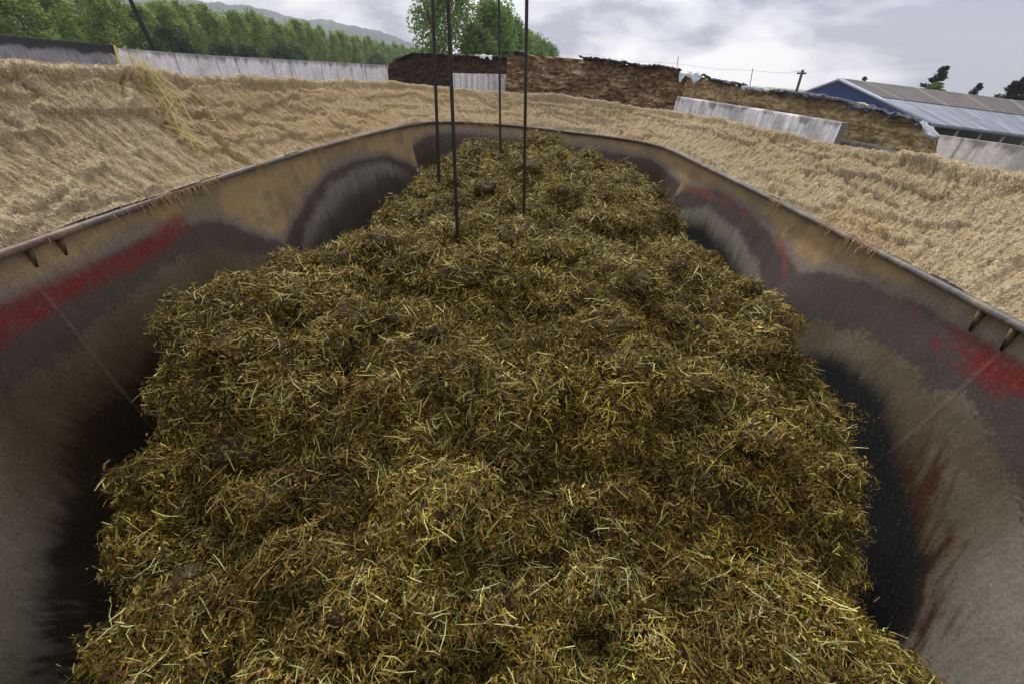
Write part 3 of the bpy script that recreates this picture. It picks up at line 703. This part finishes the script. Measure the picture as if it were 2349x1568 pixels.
def conc(base=(.50, .49, .53), stain=.5, joint=1.2, top_dark=.25, seed=0, dark=(.07, .065, .075), wet=0, js=.65):
    def f(Q, Z, v, T):
        st = fbm(Q / .22, Z / 2.2, seed=seed, o=4); st2 = fbm(Q / .9, Z / 1.4, seed=seed + 3); st3 = fbm(Q / .07, Z / 1.2, seed=seed + 5, o=3)
        C = np.ones(Q.shape + (3,)) * np.array(base)
        C = C * (1 + .22 * st3 + .14 * st)[..., None]
        C = mixc(C, dark, sstep(.02, .5, st2 + st * .5) * stain)
        dt = T - Z
        C = mixc(C, dark, sstep(top_dark * 1.3, 0, dt + st * .3) * .8)
        if wet: C = mixc(C, dark, sstep(wet + .3, wet, dt + st2 * .25))
        if joint:
            jj = np.abs((Q / joint) % 1 - .5) * joint
            C = mixc(C, (.06, .06, .07), sstep(.04, .01, jj) * js)
        return C
    return f
dw = slab('concrete_wall', [(-260, 62, 62), (0, 80, 50), (125, 92, 46), (252, 103, 43)], .3, conc((.26, .255, .30), .35, 1.6, .3, 1, (.028, .027, .033), wet=.42, js=.3), M_conc, zstep=.12, step=.1)
tag(dw, 'dark damp concrete wall at the far left, blackened along its top', 'wall')
lw = slab('concrete_wall', [(262, 109, 41), (400, 121, 41.5), (500, 128, 42), (700, 139, 43.5), (893, 150, 46)], .3, conc((.74, .73, .80), .25, 1.25, .3, 11, (.13, .125, .14), js=.65), M_conc)
tag(lw, 'long pale concrete wall with vertical joints in front of the poplar row', 'wall')
cw = slab('concrete_wall', [(1036, 168, 29), (1166, 171, 29.5)], .3, conc((.66, .65, .70), .12, .35, .06, 21, (.25, .24, .27)), M_conc, step=.04)
tag(cw, 'short pale concrete wall in front of the dark silage pile', 'wall')
mw = slab('concrete_wall', [(1553, 221, 21.5), (1740, 250, 18.0), (1932, 281, 15.5)], .25, conc((.66, .66, .72), .5, .32, .08, 31, (.16, .155, .17), js=.25), M_conc, step=.04, zstep=.06)
tag(mw, 'leaning pale board-marked concrete wall in front of the brown silage, right of centre', 'wall')
sw = slab('low_concrete_wall', [(1905, 316, 16.8), (1990, 331, 15.8), (2040, 345, 15.2), (2062, 352, 15), (2110, 362, 14.4), (2170, 375, 14)], .3, conc((.13, .125, .135), .5, 0, .1, 41, (.05, .05, .05)), M_conc, step=.05)
tag(sw, 'low dark concrete wall at the foot of the brown silage face', 'wall')
bw = slab('concrete_wall', [(2118, 300, 23), (2150, 309, 23), (2349, 336, 23.5), (2700, 385, 26)], .3, conc((.68, .66, .68), .5, 2.4, .2, 51, (.20, .185, .18)), M_conc)
tag(bw, 'broad mottled pale concrete wall below the open side of the barn', 'wall')

def sil_disp(seed, A=.22):
    def f(Q, Z, v):
        w = fbm(Q / 1.3, Z / .6, seed=seed, o=3)
        lay = fbm(Q / .9 + w, Z / .13 + w * .8, seed=seed + 1, o=4)
        lm = fbm(Q / .28, Z / .16, seed=seed + 2, o=4)
        return (w * .22 + np.abs(lay) * -.28 + lm * .14) * (A / .22) - sstep(.82, 1, v) * .12
    return f
def sil_col(a, b, c, seed, ocher=0):
    def f(Q, Z, v, T):
        w = fbm(Q / 1.3, Z / .6, seed=seed, o=3); lay = fbm(Q / .9 + w, Z / .13 + w * .8, seed=seed + 1, o=4); lm = fbm(Q / .12, Z / .07, seed=seed + 7, o=3)
        C = mixc(a, b, sstep(-.4, .5, lm + .5 * w)); C = mixc(C, c, sstep(.12, .02, np.abs(lay)) * .8)
        if ocher: C = mixc(C, (.12, .09, .025), sstep(.15, .5, fbm(Q / 1.6, Z / .5, seed=seed + 13)) * ocher)
        return C * (1 + .35 * lm)[..., None]
    return f
p1 = slab('silage_pile', [(889, 160, 37), (892, 146, 37), (915, 130, 37), (948, 121, 36.5), (1020, 124, 36), (1100, 129, 35), (1166, 131, 34.5)], 5, sil_col((.05, .032, .020), (.095, .062, .038), (.018, .013, .010), 111), M_sil, dispf=sil_disp(111, .25), step=.06, zstep=.05)
tag(p1, 'dark brown silage pile with a sloping left end, behind the short pale wall', 'silage pile')
p2 = slab('silage_pile', [(1164, 134, 27), (1180, 124, 27), (1240, 127, 26.5), (1330, 132, 25.5), (1400, 139, 24.8), (1460, 147, 24.3), (1478, 153, 24), (1510, 150, 23.6), (1560, 161, 23), (1580, 170, 22.8)], 5, sil_col((.25, .165, .10), (.44, .32, .20), (.07, .046, .028), 121), M_sil, dispf=sil_disp(121, .42), step=.05, zstep=.04)
tag(p2, 'tall brown silage pile with a rough layered cut face in the middle', 'silage pile')
p3 = slab('silage_pile', [(1574, 172, 22.6), (1600, 174, 22.4), (1650, 186, 22), (1700, 195, 21.5), (1780, 207, 20.6), (1850, 214, 20), (1930, 229, 19.3), (1985, 243, 18.8), (2060, 262, 18.2), (2110, 279, 17.9), (2124, 288, 17.85), (2134, 300, 17.85), (2142, 318, 17.8), (2148, 338, 17.8), (2152, 365, 17.8)], 2.6, sil_col((.38, .275, .14), (.54, .42, .24), (.19, .135, .065), 131, ocher=.5), M_sil, dispf=sil_disp(131, .17), step=.05, zstep=.04)
tag(p3, 'tan and ochre silage pile sloping down to the right in front of the barn', 'silage pile')

def sheet(pts, drop, col, seed, label, fwd=.12, width=.7):
    """plastic cover: lies on the pile's top edge and hangs over the face by an uneven drop"""
    q, P = plan_line(pts, .08); n = len(q); m = 14
    t = np.gradient(P[:, :2], axis=0); t /= np.linalg.norm(t, axis=1, keepdims=True)
    nrm = np.stack([t[:, 1], -t[:, 0]], -1); nrm *= -np.sign((nrm * P[:, :2]).sum(1, keepdims=True))
    hang = drop * (.25 + 1.1 * np.clip(fbm(q / .4, 0, seed=seed) + .2, 0, 1.2)) * np.sin(np.linspace(.25, math.pi - .25, n)) ** .5
    V = []
    for j in range(m):
        u = j / (m - 1)
        if u < .4: o_ = -width * (1 - u / .4); z = 0.03 - .5 * (1 - u / .4) * width * .3 + 0 * q
        else: o_ = fwd * min(1, (u - .4) / .12); z = .03 - hang * ((u - .4) / .6)
        cr = (.5 - np.abs(fbm(q / .22, u * 3.2, seed=seed + 5, o=3))) * .13 - .05; cz = np.abs(fbm(q / .15, u * 3, seed=seed + 6, o=3)) * .09 - .03 + .05 * vnoise(q / .09, u * 9, seed=seed + 8)
        V.append(np.concatenate([P[:, :2] + nrm * (o_ + cr + .04)[:, None], (P[:, 2] + z + cz)[:, None]], -1))
    V = np.stack(V, 1)
    U = np.linspace(0, 1, m)[None] + 0 * q[:, None]
    C = np.ones(V.shape) * np.array(col) * (1 + .4 * fbm(q[:, None] / .15, U * 4, seed=seed + 7))[..., None]
    o = mesh_np('plastic_sheet', V, grid_faces(n, m), np.clip(C, .004, 1), M_sheet, smooth=False)
    so_ = o.modifiers.new('thickness', 'SOLIDIFY'); so_.thickness = .012
    tag(o, label, 'plastic sheet', 'plastic covers on the silage piles')
BK = (.022, .024, .034); WH = (.62, .68, .78)
sheet([(905, 137, 36.8), (948, 121, 36.4), (1020, 124, 35.9), (1100, 129, 34.9), (1166, 131, 34.4)], .18, BK, 201, 'black cover along the top of the dark silage pile')
sheet([(1092, 126, 34.6), (1112, 127, 34.5), (1130, 129, 34.4)], .42, WH, 202, 'small white flap hanging over the dark silage pile')
sheet([(1176, 122, 26.8), (1192, 117, 26.7), (1206, 122, 26.6)], .12, BK, 203, 'black hump of cover at the left corner of the tall brown pile')
sheet([(1330, 131, 25.3), (1400, 138, 24.6), (1460, 147, 24.1), (1478, 152, 23.8), (1510, 150, 23.4), (1560, 160, 22.8)], .07, (.05, .06, .075), 204, 'thin dark cover edge along the top of the tall brown pile')
sheet([(1564, 164, 22.7), (1580, 167, 22.5), (1614, 170, 22.2)], .55, WH, 205, 'crumpled white sheet hanging where the two brown piles meet')
sheet([(1618, 176, 21.9), (1650, 185, 21.7), (1710, 196, 21.2)], .14, BK, 206, 'black cover just right of the crumpled white sheet')
sheet([(1705, 196, 21.2), (1730, 201, 20.9), (1772, 207, 20.5)], .32, (.42, .47, .58), 207, 'pale blue-white flap halfway along the tan pile')
sheet([(1772, 207, 20.4), (1850, 215, 19.8), (1930, 230, 19.1), (1985, 244, 18.6), (2060, 263, 18.0), (2120, 284, 17.6)], .15, (.045, .05, .075), 208, 'dark ragged cover along the sloping top of the tan pile, before the barn')
sheet([(2118, 284, 17.5), (2136, 298, 17.3), (2146, 316, 17.1)], .10, (.4, .43, .5), 209, 'white strip of cover at the right end of the tan pile', width=.2)

# ------------------------------------------------------------------ barn
def barn():
    apex = at(1930, 180, 30); ridge2 = at(2700, 276, 46)
    eL_ = at(1852, 208, 33); eR_ = at(2142, 282, 25.5); eR2 = at(2700, 352, 41)
    eL2 = eL_ + (ridge2 - apex)
    b = empty('barn', (float(apex[0]), float(apex[1]), 0))
    tag(b, 'long open-sided barn with blue gable and grey and white sheet roof', 'barn')
    U = np.linspace(0, 1, 260)[:, None, None]
    def roofpart(name, t0, t1, colf, nv=40, lift=0.):
        Vv = np.linspace(t0, t1, nv)[None, :, None]
        A = apex + (ridge2 - apex) * U; B = eR_ + (eR2 - eR_) * U
        V = A + (B - A) * Vv
        q = U[..., 0] * 38 + 0 * Vv[..., 0]
        V = V + np.array([0, 0, 1]) * (np.abs(np.sin(q * 2 * math.pi / .9)) * .02 + lift)[..., None]
        V2 = np.concatenate([V, V[:, ::-1] - np.array([0, 0, .07])], 1)
        C = colf(q, Vv[..., 0] + 0 * q); C = np.concatenate([C, C[:, ::-1]], 1)
        n2 = V2.shape[1]; F = grid_faces(260, n2)
        cl = np.stack([np.arange(259) * n2 + n2 - 1, (np.arange(259) + 1) * n2 + n2 - 1, (np.arange(259) + 1) * n2, np.arange(259) * n2], -1)
        e1 = [(j, j + 1, n2 - 2 - j, n2 - 1 - j) for j in range(nv - 1)]
        mesh_np(name, V2, np.vstack([F, cl, e1]), C, M_roof, b)
    def c_up(q, v):
        s = fbm(q / .6, v * 3, seed=301); r = sstep(.22, .10, np.abs((q / 5.2) % 1 - .5) * 5.2)
        C = mixc((.065, .060, .068), (.10, .088, .09), sstep(-.4, .4, s + .5 * fbm(q / .1, v * 2, seed=302))); return mixc(C, (.24, .22, .19), r * .75)
    def c_lo(q, v):
        s = fbm(q / .25, v * 2, seed=303); r = sstep(.22, .08, np.abs((q / 5.2) % 1 - .5) * 5.2)
        C = mixc((.155, .175, .245), (.25, .275, .36), sstep(-.4, .4, s)); return mixc(C, (.11, .09, .075), r * .8)
    roofpart('upper_roof', 0, .47, c_up)
    roofpart('lower_roof', .465, 1, c_lo, lift=-.03)
    # far slope
    n = 30; V = np.array([[p + np.array([0, 0, -.08 * k]) for p in (apex, ridge2, eL2, eL_)] for k in (0, 1)]).reshape(-1, 3)
    mesh_np('back_roof', V, [[0, 1, 2, 3], [7, 6, 5, 4], [0, 3, 7, 4], [1, 0, 4, 5], [2, 1, 5, 6], [3, 2, 6, 7]], np.tile((.1, .1, .11), (8, 1)), M_roof, b, smooth=False)
    # gable: blue sheeting, open below its tie line
    inn = (ridge2 - apex); inn = inn / np.linalg.norm(inn)
    sag = np.array([0, 0, -.10])
    gl, gr = eL_ + sag, eR_ + sag; ga = apex + sag
    lowL = eL_ + (eR_ - eL_) * .0 + np.array([0, 0, -.45]); lowM = eL_ + (eR_ - eL_) * .66; lowM = np.array([lowM[0], lowM[1], at(2068, 248, np.hypot(*lowM[:2]))[2]])
    lowM2 = np.array([lowM[0], lowM[1], lowM[2] - .45]); 
    fr = np.array([ga, gl, lowL, lowM, lowM2, gr]) - inn * .02
    bk = fr + inn * .08; V = np.vstack([fr, bk])
    F3 = [[0, 1, 2], [0, 2, 3], [0, 3, 5], [3, 4, 5]]; F3 += [[a + 6, c + 6, b_ + 6] for a, b_, c in F3]
    F4 = [[i, (i + 1) % 6, (i + 1) % 6 + 6, i + 6] for i in range(6)]
    mesh_np('gable', V, F4, np.tile((.045, .085, .26), (12, 1)), M_paint, b, smooth=False, F3=F3)
    for p, q in ((apex, eL_), (apex, eR_)):
        V, F, F3 = tube([p - inn * .06 + [0, 0, -.04], q - inn * .06 + [0, 0, -.04]], .07, 6); mesh_np('barge_board', V, F, np.tile((.30, .36, .50), (len(V), 1)), M_paint, b, F3=F3)
    # gutter and posts
    V, F, F3 = tube([eR_ + [0, 0, -.1], eR2 + [0, 0, -.1]], .035, 8); mesh_np('gutter', V, F, np.tile((.10, .12, .14), (len(V), 1)), M_paint, b, F3=F3)
    for k in range(9):
        t = .02 + k * .083; p = eR_ + (eR2 - eR_) * t
        V, F = boxes([(p[0] - .05, p[1] + .12, p[2] / 2 - .08, .10, .10, p[2] - .1, .8)])
        mesh_np('post', V, F, np.tile((.26, .27, .29), (8, 1)), M_paint, b, smooth=False)
    q4 = [np.array([p[0], p[1], .02]) for p in (eR_, eR2, eL2, eL_)]
    V = np.array(q4 + [p - [0, 0, .01] for p in q4]); mesh_np('floor', V, [[0, 1, 2, 3], [7, 6, 5, 4]], np.tile((.03, .028, .025), (8, 1)), M_paint, b, smooth=False)  # floor coloured near black so the open side looks shaded
    # back wall inside, coloured near black to stand for the shade under the roof
    w = []
    P0, P1 = eL_ + [0, 0, -.1], eL2 + [0, 0, -.1]
    V = np.array([P0, P1, P1 * [1, 1, 0], P0 * [1, 1, 0]]); V = np.vstack([V, V + np.array([.12, 0, 0])])
    mesh_np('back_wall', V, [[0, 1, 2, 3], [7, 6, 5, 4], [0, 4, 5, 1], [2, 6, 7, 3], [1, 5, 6, 2], [0, 3, 7, 4]], np.tile((.025, .024, .024), (8, 1)), M_paint, b, smooth=False)
barn()

# ------------------------------------------------------------------ trees
def crown_mesh(name, h, w, n, seed, shape='poplar', col=((.09, .165, .036), (.31, .42, .11)), leaf=.2, base=.12, lean=0., gaps=.5):
    r = np.random.default_rng(seed)
    nb = {'poplar': 60, 'conifer': 60, 'bush': 24}[shape]
    # boughs: clump centres
    t = r.random(nb) ** (.85); z = base * h + t * h * (1 - base)
    if shape == 'poplar': rad = w / 2 * np.sqrt(np.clip(1 - ((t - .40) / .63) ** 2, 0.02, 1)) * r.uniform(.75, 1.1, nb)
    elif shape == 'conifer': rad = w / 2 * (1 - t) ** .8 + .05
    else: rad = w / 2 * np.sqrt(np.clip(1 - (t * 1.1 - .1) ** 2, 0, 1))
    a = r.uniform(0, 2 * math.pi, nb); rr = rad * np.sqrt(r.uniform(.12, 1, nb))
    c = np.stack([rr * np.cos(a) + lean * t * h, rr * np.sin(a), z], -1)
    cs = (w * .15 + .12 * rad) * r.uniform(.6, 1.2, nb)
    k = r.integers(0, nb, n); g = r.normal(0, 1, (n, 3)); g /= np.linalg.norm(g, axis=1, keepdims=True) ; g *= (r.random((n, 1)) ** .45)
    sc = np.array([1, 1, 1.5]) if shape == 'poplar' else (np.array([1.35, 1.0, .5]) if shape == 'conifer' else np.array([1, 1, .8]))
    P = c[k] + g * cs[k][:, None] * sc
    D = r.normal(0, 1, (n, 3)); D /= np.linalg.norm(D, axis=1, keepdims=True); Nn = r.normal(0, 1, (n, 3)) + np.array([0, 0, .4])
    if shape == 'conifer':
        f_ = r.random((n, 1)) ** .7; ax = np.stack([lean * c[k, 2], 0 * c[k, 2], c[k, 2] - .25 * rr[k]], -1)
        P = ax + (c[k] - ax) * f_ * 1.15 + g * (.16 + .16 * cs[k])[:, None] * np.array([1, 1, .9])
    if shape == 'conifer': D = D * .5 + np.stack([np.cos(a)[k], np.sin(a)[k], .25 + 0 * k], -1); D /= np.linalg.norm(D, axis=1, keepdims=True)
    S = np.cross(D, Nn); S /= np.linalg.norm(S, axis=1, keepdims=True)
    L_ = leaf * r.uniform(.6, 1.3, n)[:, None]; W_ = L_ * (.4 if shape != 'conifer' else .22)
    V = np.stack([P - D * L_ / 2, P + S * W_, P + D * L_ / 2, P - S * W_], 1).reshape(-1, 3)
    F = np.arange(n * 4).reshape(-1, 4)
    cl = r.random(nb); C = mixc(col[0], col[1], np.clip(cl[k] * .7 + r.random(n) * .4, 0, 1)); C = np.repeat(C, 4, 0)
    # trunk with limbs
    zt = np.linspace(0, h * .93, 9); tp = np.stack([lean * zt + .03 * h * .1 * np.sin(zt), 0 * zt, zt], -1)
    TV, TF, T3 = tube(tp, np.linspace(.014 * h + .03, .01, 9), 6); parts = [(TV, TF, T3)]
    for b_ in r.choice(nb, 10 if shape != 'bush' else 4, replace=False):
        z0 = max(c[b_, 2] - rr[b_] * (1.0 if shape == 'poplar' else .2), h * .05)
        parts.append(tube([(lean * z0, 0, z0), ((lean * z0 + c[b_, 0]) / 2, c[b_, 1] / 2, (z0 + c[b_, 2]) / 2 - .02 * h), c[b_]], [.005 * h + .015, .003 * h + .01, .006], 5))
    off = 0; tv, tf, t3 = [], [], []
    for A, B, C3 in parts: tv.append(A); tf.append(B + off); t3.append(C3 + off); off += len(A)
    return (V, F, C), (np.vstack(tv), np.vstack(tf), np.vstack(t3))
def tree_proto(name, *a, bark=(.09, .08, .065), **k):
    (V, F, C), (tv, tf, t3) = crown_mesh(name, *a, **k)
    root = empty(name); cr_ = mesh_np('crown', V, F, C, M_leaf, root, smooth=False); tr_ = mesh_np('trunk', tv, tf, np.tile(bark, (len(tv), 1)), M_bark, root, F3=t3)
    return root
def place(proto, x, y, rz, sx, sz, first):
    if first: o = proto
    else:
        o = proto.copy(); scn.collection.objects.link(o)
        for ch in proto.children:
            c = ch.copy(); scn.collection.objects.link(c); c.parent = o
    o.location = (x, y, 0); o.rotation_euler = (0, 0, rz); o.scale = (sx, sx, sz); return o

POP = [tree_proto('poplar_tree', 10, 4.6, 5200, 401 + i, 'poplar', leaf=.30, base=.10) for i in range(5)]
# the long row on the left: tops sampled along the photo's skyline of the row
sky_l = np.array([(-300, -95), (0, -60), (160, -45), (300, -28), (400, -12), (450, 6), (520, 10), (600, 30), (660, 44), (740, 60), (800, 76), (860, 90), (930, 103), (985, 112)], float)
used = [0] * 5
A0, A1 = at(300, 90, 84)[:2], at(900, 130, 215)[:2]
dl = (A1 - A0); LL = np.linalg.norm(dl); dl = dl / LL
from math import hypot
def at_az(x, y):
    p = np.array([x, y, 0]) ; c = np.array([p @ RT, p @ UP, p @ fw]); return (c[0] / c[2] * FP + 512) / PS
pos = []
t = -62.
while t < LL * 1.75:
    pos.append(t); t += 4.4 + max(t, 0) * .016
npop = 0
for i, t in enumerate(pos):
    for row in (0, 1):
        x, y = A0 + dl * (t + row * 1.8 + rng.uniform(-.5, .5)) + np.array([-dl[1], dl[0]]) * (row * 5 + rng.uniform(-.6, .6))
        if y < 3: continue
        px = at_az(x, y)
        if px < -420 or px > 990: continue
        dist = hypot(x, y); el_z = at(px, np.interp(px, sky_l[:, 0], sky_l[:, 1]), dist)[2]
        hgt = el_z * rng.uniform(.78, 1.03) * (1 if row == 0 else .9)
        if dist < 64: continue
        k = (i * 2 + row) % 5; npop += 1
        w = max(4.2, hgt * .44) / 4.6
        o = place(POP[k], x, y, rng.uniform(0, 6.28), w * rng.uniform(.9, 1.15), hgt / 10, used[k] == 0); used[k] = 1
        tag(o, 'leafy green poplar in the long dense row behind the left-hand concrete walls', 'tree', 'poplars in the long row on the left')

def one_tree(name, seed, px, pytop, dist, w, lab, cat='tree', shape='poplar', n=7000, leaf=.3, col=((.065, .14, .034), (.22, .34, .09)), base=.1, lean=0, grp=None):
    p = at(px, pytop, dist); h = p[2]
    root = tree_proto(name, h, w, n, seed, shape=shape, leaf=leaf, col=col, base=base, lean=lean)
    q = at(px, 150 if px < 1500 else 240, dist); root.location = (q[0], q[1], 0); root.rotation_euler = (0, 0, -az(px))
    tag(root, lab, cat, grp); return root
one_tree('poplar_tree', 501, 1022, -55, 62, 7.6, 'tall open-crowned poplar rising out of the frame behind the two left rods', n=9000, leaf=.34, base=.16)
one_tree('poplar_tree', 502, 1128, 12, 66, 6.6, 'dense full poplar with a pointed top just right of the tallest poplar', n=14000, leaf=.32)
one_tree('poplar_tree', 503, 1093, 74, 60, 4.6, 'lower bright green tree tucked between the two tall centre poplars', n=8000, leaf=.3, col=((.06, .12, .025), (.15, .21, .05)))
for j, (px, py, d, w) in enumerate([(1168, 50, 74, 5.5), (1190, 74, 84, 5.5), (1206, 80, 94, 5.5), (1222, 92, 104, 5.5), (1238, 96, 116, 5.5), (1252, 106, 128, 5), (1266, 114, 140, 5)]):
    one_tree('poplar_tree', 510 + j, px, py, d, w, 'poplar in the short row shrinking away right of the tall centre trees', n=6000, leaf=.34, grp='poplars in the short row at the centre')
for j, (px, d, w, h) in enumerate([(372, 80, 5, 3.3), (418, 82, 6, 4.8), (440, 84, 5, 3.6), (520, 92, 5, 3.4), (575, 100, 5, 3.2), (655, 115, 6, 4.0), (690, 122, 6, 3.4), (865, 160, 7, 3.4)]):
    pj = at(px, 120, d); yj = 150
    while at(px, yj, d)[2] < h and yj > -200: yj -= 1
    one_tree('shrub', 560 + j, px, yj, d, w, 'dark green shrub at the foot of the long poplar row', cat='shrub', shape='bush', n=2600, leaf=.3, col=((.018, .045, .016), (.045, .09, .026)), base=.02, grp='dark shrubs under the poplars')
cc = ((.012, .022, .018), (.030, .045, .034))
one_tree('conifer_tree', 530, 2112, 152, 70, 4.8, 'ragged dark conifer behind the barn roof, left of the other two', shape='conifer', n=4200, leaf=.36, col=cc, lean=.05)
one_tree('conifer_tree', 531, 2215, 192, 78, 3.6, 'smallest dark conifer tip just above the barn roof', shape='conifer', n=1600, leaf=.3, col=cc, lean=.04)
one_tree('conifer_tree', 532, 2303, 162, 66, 4.4, 'tall wind-bent dark conifer at the right end of the barn ridge', shape='conifer', n=4200, leaf=.36, col=cc, lean=.07)
one_tree('conifer_tree', 533, 1953, 172, 90, 1.6, 'thin conifer tip peeking over the barn ridge near the gable', shape='conifer', n=700, leaf=.4, col=cc, lean=.03)
one_tree('round_tree', 534, 2126, 200, 60, 3.4, 'round light green treetop at the foot of the ragged conifer', shape='bush', n=2500, leaf=.3, col=((.06, .10, .02), (.14, .19, .05)), base=.4)

# ------------------------------------------------------------------ poles and wires
def pole(name, pa, pb, dist, r, lab, arms=0, col=(.09, .07, .055)):
    a = at(*pa, dist); b = at(*pb, dist)
    g = a + (a - b) / max(b[2] - a[2], .01) * a[2]
    root = empty(name, (g[0], g[1], 0))
    V, F, F3 = tube([g, (g + b) / 2, b], r, 8); mesh_np('shaft', V, F, np.tile(col, (len(V), 1)), M_bark, root, F3=F3)
    if arms:
        t = np.array([math.cos(az(pb[0])), -math.sin(az(pb[0])), .0]); top_ = b - [0, 0, .25]
        V, F, F3 = tube([top_ - t * arms + [0, 0, -.02], top_ + t * arms], r * .6, 6); mesh_np('crossarm', V, F, np.tile(col, (len(V), 1)), M_bark, root, F3=F3)
        for s_ in (-1, -.5, .5, 1):
            p = top_ + t * arms * s_ * .9; V, F, F3 = tube([p, p + [0, 0, .12]], .025, 6); mesh_np('insulator', V, F, np.tile((.2, .2, .22), (len(V), 1)), M_bark, root, F3=F3)
    return tag(root, lab, 'pole')
pole('leaning_pole', (350, 108), (278, -45), 44, .13, 'thick black leaning pole in front of the poplar row', col=(.02, .02, .022))
pole('utility_pole', (1828, 206), (1842, 160), 48, .11, 'utility pole with a crossarm above the tan silage, left of the barn', arms=.34)
pole('thin_pole', (1552, 162), (1556, 130), 44, .03, 'thin bare pole above the middle of the brown piles')
pole('thin_pole', (1721, 192), (1727, 157), 46, .03, 'thin bare pole above the tan pile, next left of the utility pole')
def wire(pts, r, lab):
    P = np.array([at(*p) for p in pts]); n = 40; tt = np.linspace(0, len(P) - 1, n); Q = np.stack([np.interp(tt, np.arange(len(P)), P[:, k]) for k in range(3)], -1)
    Q[:, 2] -= .12 * np.sin(np.linspace(0, math.pi * (len(P) - 1), n)) ** 2
    V, F, F3 = tube(Q, r, 5); tag(mesh_np('power_line', V, F, np.tile((.12, .12, .14), (len(V), 1)), M_rod, F3=F3), lab, 'power line')
wire([(1080, 105, 60), (1350, 125, 50), (1556, 147, 46), (1727, 162, 46), (1842, 164, 48)], .008, 'thin power line running from the centre trees to the utility pole')

# yellow-green stake between the two left walls
a = at(276, 158, 38); b = at(262, 104, 38)
V, F, F3 = tube([a * [1, 1, 0] + (a - b) * [1, 1, 0] * .5, a, b], .045, 6)
tag(mesh_np('stake', V, F, np.tile((.45, .42, .08), (len(V), 1)), M_paint, F3=F3), 'slim yellow-green stake in the gap between the dark and the long pale wall', 'stake')

# ------------------------------------------------------------------ air
def haze():
    V, F = boxes([(0, 800, 104, 4600, 2300, 212, 0)])
    m = bpy.data.materials.new('air'); m.use_nodes = True; nt = m.node_tree; nt.nodes.clear()
    v = nt.nodes.new('ShaderNodeVolumePrincipled'); v.inputs['Color'].default_value = (.90, .93, 1, 1); v.inputs['Density'].default_value = .00045; v.inputs['Anisotropy'].default_value = 0
    o = nt.nodes.new('ShaderNodeOutputMaterial'); nt.links.new(v.outputs[0], o.inputs['Volume'])
    m.cycles.homogeneous_volume = True if hasattr(m, 'cycles') and hasattr(m.cycles, 'homogeneous_volume') else True
    tag(mesh_np('haze', V, F, None, m, smooth=False), kind='stuff')
haze()
